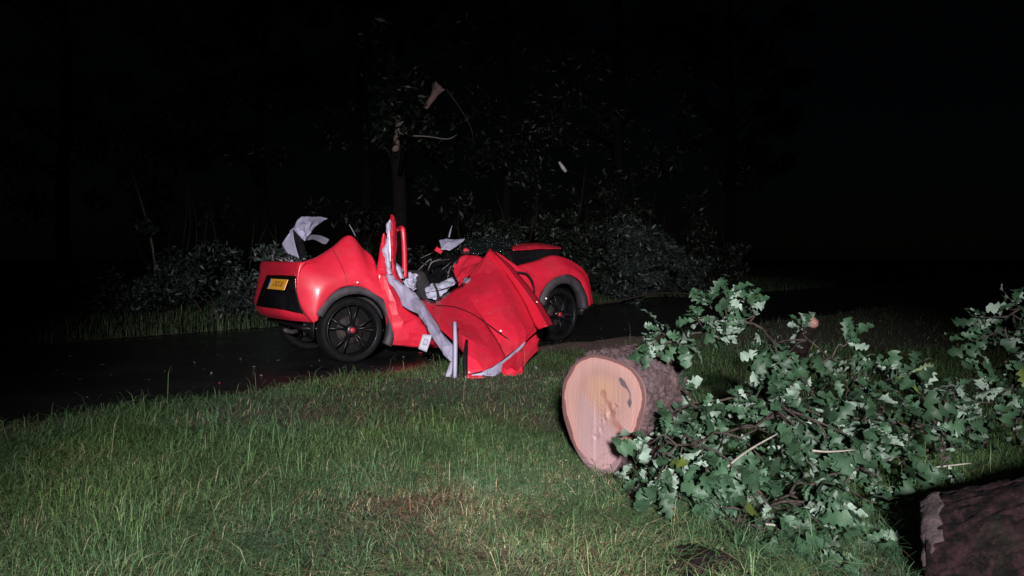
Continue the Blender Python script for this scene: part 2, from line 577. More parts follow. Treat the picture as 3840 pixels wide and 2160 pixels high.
def grid_sheet(name, ps, qfun, nq, zfun, mat, kind='structure'):
    V, F = [], []
    for p in ps:
        q0, q1 = qfun(p)
        for k in range(nq + 1):
            f = k / nq
            q = q0 + (q1 - q0) * f
            x, y = from_pq(p, q)
            V.append((x, y, float(zfun(np.array([x]), np.array([y]))[0])))
    for i in range(len(ps) - 1):
        for k in range(nq):
            a = i * (nq + 1) + k
            F.append((a, a + 1, a + nq + 2, a + nq + 1))
    return tag(link_mesh(name, V, F, mat), kind=kind)

V = [(-250, -250, -0.09), (250, -250, -0.09), (250, 250, -0.09), (-250, 250, -0.09)]
tag(link_mesh("ground", V, [(0, 1, 2, 3)], M['forest_floor'], smooth=False), kind='structure')
ps = np.linspace(-60, 120, 181)
grid_sheet("road", ps, lambda p: (-0.35, ROAD_W + 0.35), 8, lambda x, y: 0.0 * x, M['asphalt'])
pn = np.concatenate([np.linspace(-60, -4, 15)[:-1], np.linspace(-4, 14, 110), np.linspace(14, 120, 30)[1:]])
qn = lambda p: (float(edge_wobble(np.array([p]))[0]), -14.0)
# near verge with finer rows close to the road and the camera
def verge_sheet(name, rows_q, mat):
    V, F = [], []
    for p in pn:
        e = float(edge_wobble(np.array([p]))[0])
        for q in rows_q:
            x, y = from_pq(p, q + e * math.exp(-abs(q - rows_q[0])))
            V.append((x, y, float(verge_h(np.array([x]), np.array([y]))[0])))
    n = len(rows_q)
    for i in range(len(pn) - 1):
        for k in range(n - 1):
            a = i * n + k
            F.append((a, a + 1, a + n + 1, a + n))
    return tag(link_mesh(name, V, F, mat), kind='structure')
verge_sheet("near_verge", list(-np.linspace(0, 1, 40) ** 1.3 * 12.0), M['soil'])
verge_sheet("far_verge", [ROAD_W + v for v in np.linspace(0, 1, 20) ** 1.5 * 40.0], M['forest_floor'])

# brown sawdust and soil churned over the road edge beside the log
def blob_sheet(name, c, rx, ry, rot, z, mat, n=40, seed=0.0):
    V = [(c[0], c[1], z + 0.012)]
    rings = 6
    for r in range(1, rings + 1):
        for k in range(n):
            a = 2 * math.pi * k / n
            w = 1 + 0.22 * math.sin(3 * a + seed) + 0.13 * math.sin(7 * a + 2 * seed) + 0.07 * math.sin(13 * a)
            lx, ly = rx * w * r / rings * math.cos(a), ry * w * r / rings * math.sin(a)
            x = c[0] + lx * math.cos(rot) - ly * math.sin(rot)
            y = c[1] + lx * math.sin(rot) + ly * math.cos(rot)
            zz = z + (0.012 * (1 - (r / rings) ** 2) * (1 + noise.noise(Vector((x * 6, y * 6, seed))))) - (0.012 if r == rings else 0)
            V.append((x, y, zz))
    F = [(0, 1 + k, 1 + (k + 1) % n) for k in range(n)]
    for r in range(rings - 1):
        for k in range(n):
            a = 1 + r * n + k
            b = 1 + r * n + (k + 1) % n
            F.append((a, a + n, b + n, b))
    return link_mesh(name, V, F, mat)
tag(blob_sheet("sawdust_soil", (0.95, 8.62, 0), 1.25, 0.36, math.radians(47), 0.026, M['sawdust_soil'], seed=1.3),
    "brown sawdust and soil spread on the road edge by the front wheel", "soil", kind='stuff')

# ------------------------------------------------------------------ grass
def view_keep(x, y, margin=0.9):
    return (np.abs(x) < 0.72 * y + margin) & (y > 1.7)

LOG_C = np.array([0.62, 3.62])
def grass_mesh(name, x, y, length, lean_dir, lean, width, col, label):
    n = len(x)
    z0 = verge_h(x, y) - 0.004
    dx, dy = np.cos(lean_dir), np.sin(lean_dir)
    wx, wy = -dy * width * 0.5, dx * width * 0.5
    V = np.zeros((n, 7, 3), np.float32)
    lev = [(0.0, 1.0), (0.42, 0.9), (0.78, 0.6)]
    for k, (f, w) in enumerate(lev + [(1.0, 0.0)]):
        h = length * (1.0 - 0.80 * lean) * np.sin(np.pi * f * (0.5 + 0.42 * lean)) + 0.02 * lean * f
        out = length * lean * (0.35 * f + 0.65 * f ** 1.6)
        bx, by, bz = x + dx * out, y + dy * out, z0 + np.maximum(h, 0.004 * (f > 0))
        if k < 3:
            V[:, 2 * k] = np.stack([bx + wx * w, by + wy * w, bz], 1)
            V[:, 2 * k + 1] = np.stack([bx - wx * w, by - wy * w, bz], 1)
        else:
            V[:, 6] = np.stack([bx, by, bz], 1)
    base = (np.arange(n) * 7)[:, None]
    q1 = base + np.array([[0, 1, 3, 2]])
    q2 = base + np.array([[2, 3, 5, 4]])
    t = base + np.array([[4, 5, 6]])
    C = np.repeat(col[:, None, :], 7, axis=1)
    o = big_mesh(name, V.reshape(-1, 3), [np.concatenate([q1, q2]), t], M['grass'], C.reshape(-1, 3))
    return tag(o, label, "grass", kind='stuff')

def scatter(n, ymin, ymax, power=1.0):
    y = ymin + (ymax - ymin) * rng.random(n) ** power
    x = (rng.random(n) * 2 - 1) * (0.72 * y + 0.9)
    return x, y

def bare(x, y):
    d = ((x + 0.36) / 0.30) ** 2 + ((y - 2.96) / 0.19) ** 2
    return np.exp(-d)

def grass_colours(x, y, n):
    dry = fbm(x * 1.3 + 2.0, y * 1.3, 2.2) * 0.5 + 0.45 * fbm(x * 4.1, y * 4.1, 0.9)
    # straw patch at the front middle, thickened to paint in the beam's bright pool
    near = np.exp(-((y - 2.40) / 0.50) ** 2) * np.exp(-((x - 0.18) / 0.62) ** 2)
    p_dry = np.clip(0.10 + 0.20 * dry + 0.46 * near + 0.65 * bare(x, y), 0.03, 0.9)
    isdry = rng.random(n) < p_dry
    g1 = np.array([0.024, 0.055, 0.016]); g2 = np.array([0.080, 0.128, 0.038]); g3 = np.array([0.038, 0.082, 0.056])
    f = rng.random((n, 1)); h = np.clip(0.5 + 0.5 * fbm(x * 2.2, y * 2.2, 4.0), 0, 1)[:, None]
    col = g1 * (1 - f) + g2 * f
    col = col * (0.45 + 0.55 * h) + g3 * 0.55 * (1 - h)
    pool_lift = (np.exp(-((y - 2.40) / 0.5) ** 2) * np.exp(-((x - 0.30) / 0.55) ** 2))[:, None]
    col = col * (1 + 0.45 * pool_lift)  # greens lightened at the front middle: pool of lamp light painted in
    s1 = np.array([0.13, 0.105, 0.050]); s2 = np.array([0.34, 0.30, 0.185]); s3 = np.array([0.10, 0.055, 0.030])
    k = rng.random((n, 1)); k2 = (rng.random((n, 1)) < 0.3 + 0.4 * bare(x, y)[:, None])
    straw = np.where(k2, s3 * (0.6 + 0.8 * k), s1 * (1 - k) + s2 * k)
    col = np.where(isdry[:, None], straw, col)
    return col.astype(np.float32), isdry

def make_near_grass():
    parts = []
    for n, y0, y1, pw in ((215000, 1.9, 4.2, 0.75), (120000, 4.0, 8.0, 0.9), (26000, 7.5, 16.0, 1.0)):
        x, y = scatter(n, y0, y1, pw)
        parts.append((x, y))
    x = np.concatenate([a for a, b in parts]); y = np.concatenate([b for a, b in parts])
    q = road_q(x, y); p = (x + y) * SQ - 0.0
    keep = q < edge_wobble(p) + 0.02 + 0.10 * (rng.random(len(x)) - 0.5)
    keep &= rng.random(len(x)) > 0.45 * bare(x, y)
    keep &= ~(((x - 0.95) / 0.8) ** 2 + ((y - 8.3) / 0.8) ** 2 < rng.random(len(x)) * 1.0)
    # tufts: clumped density
    tuft = fbm(x * 5.0, y * 5.0, 6.1)
    keep &= rng.random(len(x)) < 0.72 + 0.35 * tuft
    x, y, tuft = x[keep], y[keep], tuft[keep]
    n = len(x)
    q = road_q(x, y)
    length = (0.055 + 0.13 * rng.random(n) ** 1.7) * (1 - 0.80 * np.exp(-(((x + 0.15) / 0.85) ** 2 + ((y - 5.9) / 0.5) ** 2) ** 2)) * (1 + 0.40 * tuft) * (1 - 0.45 * np.exp(-(((x - 0.42) / 0.5) ** 2 + ((y - 3.25) / 0.4) ** 2))) * (1 - 0.45 * bare(x, y))
    long_ = rng.random(n) < 0.07
    length = np.where(long_, length * 1.9, length)
    direction = 3.2 * fbm(x * 1.9, y * 1.9, 1.1) + 1.6 * fbm(x * 6, y * 6, 3.3) + rng.normal(0, 1.25, n)
    lean = np.clip(0.86 + 0.10 * fbm(x * 2.6, y * 2.6, 5.0) + rng.normal(0, 0.13, n), 0.25, 0.98)
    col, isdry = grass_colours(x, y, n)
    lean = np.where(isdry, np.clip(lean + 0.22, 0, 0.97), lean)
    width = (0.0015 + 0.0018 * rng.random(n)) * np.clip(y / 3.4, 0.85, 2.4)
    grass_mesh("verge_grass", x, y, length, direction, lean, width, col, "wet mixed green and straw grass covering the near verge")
    # tall flowering stalks
    m = 900
    x, y = scatter(m, 2.2, 8.5, 0.8)
    q = road_q(x, y)
    k = (q < -0.03)
    x, y = x[k], y[k]
    # and a fringe along the road edge
    pe = rng.uniform(0.0, 7.5, 30)
    xe, ye = from_pq(pe, -rng.random(30) * 0.35)
    x = np.concatenate([x, xe]); y = np.concatenate([y, ye])
    n = len(x)
    c = np.array([0.17, 0.16, 0.085]) * (0.6 + 0.7 * rng.random((n, 1)))
    fl = rng.random(n) < 0.86
    grass_mesh("tall_grass_stalks", x, y, 0.16 + 0.22 * rng.random(n) ** 1.5, rng.uniform(0, 6.28, n), np.where(fl, np.clip(rng.normal(0.86, 0.1, n), 0.5, 0.98), np.clip(rng.normal(0.55, 0.15, n), 0.35, 0.9)),
               np.full(n, 0.0018), c.astype(np.float32), "thin tall pale stalks standing out of the near verge grass")
make_near_grass()

def make_far_grass():
    n = 42000
    p = rng.uniform(-6, 26, n)
    q = ROAD_W + 0.02 + rng.random(n) ** 1.4 * 5.0
    x, y = from_pq(p, q)
    k = (np.abs(x) < 0.75 * y + 1)
    x, y = x[k], y[k]
    n = len(x)
    c1 = np.array([0.022, 0.040, 0.018]); c2 = np.array([0.060, 0.085, 0.040])
    f = rng.random((n, 1))
    grass_mesh("far_verge_grass", x, y, 0.10 + 0.16 * rng.random(n), rng.uniform(0, 6.28, n), np.clip(rng.normal(0.45, 0.2, n), 0.05, 0.9),
               0.008 + 0.006 * rng.random(n), (c1 * (1 - f) + c2 * f).astype(np.float32), "dark uncut grass along the far side of the road")
make_far_grass()

# ------------------------------------------------------------------ trees and bushes on the far side
def leaf_cloud(name, clumps, per, size, cols, parent, mat=None, spread=1.0):
    """many small leaf faces gathered in uneven clumps"""
    C = np.array([c[:3] for c in clumps]); R = np.array([c[3] for c in clumps])
    n = len(C) * per
    idx = np.repeat(np.arange(len(C)), per)
    d = rng.normal(0, 1, (n, 3)); d /= np.linalg.norm(d, axis=1, keepdims=True)
    rad = R[idx] * (0.35 + 0.75 * rng.random(n) ** 0.6)
    pos = C[idx] + d * rad[:, None] * np.array([1, 1, 0.8]) * spread
    a = rng.normal(0, 1, (n, 3)); a /= np.linalg.norm(a, axis=1, keepdims=True)
    b = np.cross(a, rng.normal(0, 1, (n, 3))); b /= np.linalg.norm(b, axis=1, keepdims=True)
    L = size * (0.6 + 0.8 * rng.random(n))[:, None]
    W = L * 0.36
    V = np.stack([pos - a * L, pos + b * W - a * L * 0.1, pos + a * L, pos - b * W - a * L * 0.1], 1)
    F = (np.arange(n) * 4)[:, None] + np.array([[0, 1, 2, 3]])
    f = rng.random((n, 1)); cl = rng.random((len(C), 1))[idx]
    f = np.clip(0.6 * f + 0.4 * cl, 0, 1)
    col = np.array(cols[0]) * (1 - f) + np.array(cols[1]) * f
    return big_mesh(name, V.reshape(-1, 3), [F], mat or M['crown'], np.repeat(col, 4, axis=0), parent)

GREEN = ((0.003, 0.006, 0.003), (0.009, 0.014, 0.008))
BLUEG = ((0.010, 0.016, 0.015), (0.029, 0.040, 0.038))

def bush(loc, w, h, label, cols=BLUEG, per=150, size=0.045, seed=0, nclump=26):
    random.seed(seed)
    root = empty("roadside_bush", (loc[0], loc[1], 0.0))
    tag(root, label, "bush", "bushes along the far side of the road")
    clumps = []
    stems = []
    for k in range(nclump):
        a = random.uniform(0, 6.28); rr = math.sqrt(random.random()) * w * 0.5
        zz = h * (0.12 + 0.88 * random.random() ** 0.8) * (1 - 0.45 * (rr / (w * 0.5)) ** 2)
        c = (loc[0] + rr * math.cos(a), loc[1] + rr * math.sin(a) * 0.8, zz)
        clumps.append((*c, random.uniform(0.12, 0.26) * min(1.4, max(0.7, h / 1.3))))
        if k % 2 == 0:
            b = Vector((loc[0] + random.uniform(-.2, .2) * w, loc[1] + random.uniform(-.1, .1) * w, -0.05))
            mid = (b + Vector(c)) / 2 + Vector((random.uniform(-.1, .1), 0, 0.1))
            stems.append(tube_geo([b, mid, Vector(c) + Vector((0, 0, 0.15))], [0.014, 0.009, 0.003], 5))
    v, f = join_geo(stems)
    tag(link_mesh("stems", v, f, M['twig'], root), kind='stuff')
    leaf_cloud("crown", clumps, per, size, cols, root)
    # a few whippy shoots above the mass
    for k in range(5):
        b = Vector((loc[0] + random.uniform(-.45, .45) * w, loc[1], h * random.uniform(0.45, 0.75)))
        e = b + Vector((random.uniform(-.35, .35), 0, h * random.uniform(0.35, 0.6)))
        tube("shoot", [b, (b + e) / 2 + Vector((random.uniform(-.06, .06), 0, 0)), e], [0.007, 0.005, 0.002], M['twig'], root, 5, 3)
    return root

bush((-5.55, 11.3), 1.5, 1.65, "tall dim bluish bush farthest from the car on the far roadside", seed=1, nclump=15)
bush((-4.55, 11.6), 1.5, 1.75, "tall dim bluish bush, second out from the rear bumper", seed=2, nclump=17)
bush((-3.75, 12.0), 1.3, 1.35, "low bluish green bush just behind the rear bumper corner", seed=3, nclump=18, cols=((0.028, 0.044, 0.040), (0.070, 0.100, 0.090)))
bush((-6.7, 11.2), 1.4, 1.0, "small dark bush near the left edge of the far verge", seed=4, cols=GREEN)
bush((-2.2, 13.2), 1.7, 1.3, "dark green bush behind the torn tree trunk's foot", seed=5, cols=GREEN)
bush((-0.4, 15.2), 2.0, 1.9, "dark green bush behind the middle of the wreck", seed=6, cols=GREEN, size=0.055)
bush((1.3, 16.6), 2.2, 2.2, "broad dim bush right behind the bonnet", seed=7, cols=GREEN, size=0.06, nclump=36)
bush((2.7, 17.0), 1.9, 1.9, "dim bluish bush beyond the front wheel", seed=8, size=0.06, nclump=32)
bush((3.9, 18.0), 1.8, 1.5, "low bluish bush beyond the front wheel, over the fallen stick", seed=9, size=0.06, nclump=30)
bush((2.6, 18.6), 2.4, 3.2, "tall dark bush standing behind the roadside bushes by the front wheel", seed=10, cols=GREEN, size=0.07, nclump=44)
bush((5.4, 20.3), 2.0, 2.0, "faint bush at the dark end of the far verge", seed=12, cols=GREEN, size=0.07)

def tree(loc, h, r, label, lean=(0, 0), limbs=7, crown_z=(2.0, 8.0), crown_r=2.0, nclump=75, per=120, size=0.075, cols=GREEN, seed=0, name="roadside_tree", crown=True):
    random.seed(seed)
    root = empty(name, (loc[0], loc[1], 0.0))
    tag(root, label, "tree", "trees beyond the far verge")
    n = 9
    path, rad = [], []
    for k in range(n + 1):
        f = k / n
        path.append(Vector((loc[0] + lean[0] * f + 0.16 * math.sin(5 * f + seed) * f + 0.05 * math.sin(11 * f + 2 * seed) * min(1, f * 4), loc[1] + lean[1] * f + 0.06 * math.sin(4 * f + seed), -0.1 + h * f)))
        rad.append(r * (1.25 - 0.25 * min(1, f * 8)) * (1 - 0.72 * f) if k else r * 1.45)
    v, f_ = tube_geo(path, rad, 12, jitter=0.12)
    link_mesh("trunk", v, f_, M['trunk'], root)
    lg, tips = [], []
    for k in range(limbs):
        f = 0.28 + 0.68 * (k + random.random()) / limbs
        i = min(int(f * n), n - 1)
        b = path[i].lerp(path[i + 1], f * n - i)
        a = random.uniform(0, 6.28)
        L = crown_r * random.uniform(0.6, 1.0)
        e = b + Vector((math.cos(a) * L, math.sin(a) * L, random.uniform(0.2, 1.0) * L * 0.6))
        m = (b + e) / 2 + Vector((0, 0, 0.15 * L))
        v, f_ = tube_geo([b, m, e], [r * 0.35 * (1 - f * 0.5), r * 0.2, 0.008], 6)
        link_mesh("limb", v, f_, M['trunk'], root)
        tips += [e, m, (m + e) / 2]
    if crown:
        cl = []
        for k in range(nclump):
            if random.random() < 0.6:
                t = random.choice(tips) + Vector((random.gauss(0, .3), random.gauss(0, .3), random.gauss(0, .3)))
            else:
                a = random.uniform(0, 6.28); rr = crown_r * math.sqrt(random.random())
                t = Vector((loc[0] + lean[0] * .6 + rr * math.cos(a), loc[1] + lean[1] * .6 + rr * math.sin(a), random.uniform(*crown_z)))
            t.z = max(t.z, crown_z[0])
            cl.append((t.x, t.y, t.z, random.uniform(0.28, 0.6)))
        leaf_cloud("crown", cl, per, size, cols, root)
    return root, path

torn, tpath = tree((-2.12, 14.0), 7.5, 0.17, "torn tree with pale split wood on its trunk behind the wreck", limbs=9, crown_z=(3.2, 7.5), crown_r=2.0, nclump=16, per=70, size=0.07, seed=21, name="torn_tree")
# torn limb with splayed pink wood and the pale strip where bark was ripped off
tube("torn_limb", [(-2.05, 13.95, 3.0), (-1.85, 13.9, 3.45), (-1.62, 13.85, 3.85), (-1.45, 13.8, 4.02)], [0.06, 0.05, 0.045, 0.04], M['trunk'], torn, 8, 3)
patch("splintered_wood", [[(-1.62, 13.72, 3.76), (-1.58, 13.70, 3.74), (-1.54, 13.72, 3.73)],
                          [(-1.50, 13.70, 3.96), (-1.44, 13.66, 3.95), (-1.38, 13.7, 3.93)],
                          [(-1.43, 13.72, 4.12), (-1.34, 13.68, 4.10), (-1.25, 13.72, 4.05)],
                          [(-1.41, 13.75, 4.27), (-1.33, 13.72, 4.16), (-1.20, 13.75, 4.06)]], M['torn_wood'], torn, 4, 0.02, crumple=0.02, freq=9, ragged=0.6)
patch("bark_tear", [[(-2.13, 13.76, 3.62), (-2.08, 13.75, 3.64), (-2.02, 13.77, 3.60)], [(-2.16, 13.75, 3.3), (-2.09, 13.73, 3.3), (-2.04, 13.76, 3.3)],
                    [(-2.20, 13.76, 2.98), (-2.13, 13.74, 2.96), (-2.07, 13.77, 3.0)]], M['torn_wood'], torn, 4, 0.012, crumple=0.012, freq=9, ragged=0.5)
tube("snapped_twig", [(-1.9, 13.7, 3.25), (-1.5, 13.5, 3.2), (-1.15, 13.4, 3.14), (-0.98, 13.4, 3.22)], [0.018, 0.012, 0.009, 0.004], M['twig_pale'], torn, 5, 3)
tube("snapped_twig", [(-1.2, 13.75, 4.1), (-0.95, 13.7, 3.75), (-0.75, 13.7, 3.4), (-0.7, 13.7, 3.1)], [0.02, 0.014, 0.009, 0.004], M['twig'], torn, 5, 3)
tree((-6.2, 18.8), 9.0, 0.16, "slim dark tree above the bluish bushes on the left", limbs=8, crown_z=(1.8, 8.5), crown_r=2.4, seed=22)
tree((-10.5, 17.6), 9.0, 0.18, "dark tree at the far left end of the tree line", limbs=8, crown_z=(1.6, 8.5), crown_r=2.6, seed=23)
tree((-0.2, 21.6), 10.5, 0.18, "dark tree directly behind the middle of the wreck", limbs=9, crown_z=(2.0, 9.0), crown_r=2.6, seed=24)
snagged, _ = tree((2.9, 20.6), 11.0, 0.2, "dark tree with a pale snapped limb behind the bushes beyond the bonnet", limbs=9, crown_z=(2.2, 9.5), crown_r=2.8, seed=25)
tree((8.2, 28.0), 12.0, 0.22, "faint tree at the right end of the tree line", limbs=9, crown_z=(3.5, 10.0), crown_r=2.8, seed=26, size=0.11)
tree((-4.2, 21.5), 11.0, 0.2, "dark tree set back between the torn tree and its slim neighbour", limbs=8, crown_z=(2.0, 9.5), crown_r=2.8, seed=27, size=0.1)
# slim leafless sapling on the left, with a pale trunk
sap = empty("bare_sapling", (-5.9, 11.9, 0)); tag(sap, "thin leafless sapling rising above the bluish bush on the left", "sapling")
tube("trunk", [(-5.75, 11.9, -0.1), (-5.70, 11.9, 0.9), (-5.82, 11.9, 1.6), (-5.98, 11.9, 2.2), (-6.2, 11.9, 2.8), (-6.33, 11.9, 3.3)], [0.022, 0.019, 0.017, 0.014, 0.010, 0.004], M['twig_pale'], sap, 6, 3)
tube("twig", [(-5.82, 11.9, 1.6), (-5.75, 11.85, 2.1), (-5.78, 11.8, 2.5), (-5.7, 11.8, 2.9)], [0.010, 0.008, 0.006, 0.002], M['twig'], sap, 5, 3)
# a limb of that tree snapped off, its pale end showing
tube("snapped_limb", [(2.85, 20.6, 2.6), (2.3, 20.4, 3.0), (1.75, 20.2, 3.25), (1.40, 20.0, 3.36)], [0.06, 0.045, 0.04, 0.035], M['trunk'], snagged, 7, 3)
tube("broken_tip", [(1.44, 19.97, 3.30), (1.36, 19.95, 3.40), (1.25, 19.93, 3.56)], [0.045, 0.055, 0.030], M['pale_bit'], snagged, 7)
# fallen stick on the far verge
tag(tube("fallen_stick", [(1.75, 15.35, 0.06), (2.3, 15.5, 0.14), (3.1, 15.9, 0.26), (4.0, 16.3, 0.22), (4.9, 16.6, 0.10)], [0.015, 0.022, 0.026, 0.022, 0.012], M['twig'], None, 7, 4),
    "long brown fallen stick lying along the far verge beyond the front wheel", "stick")

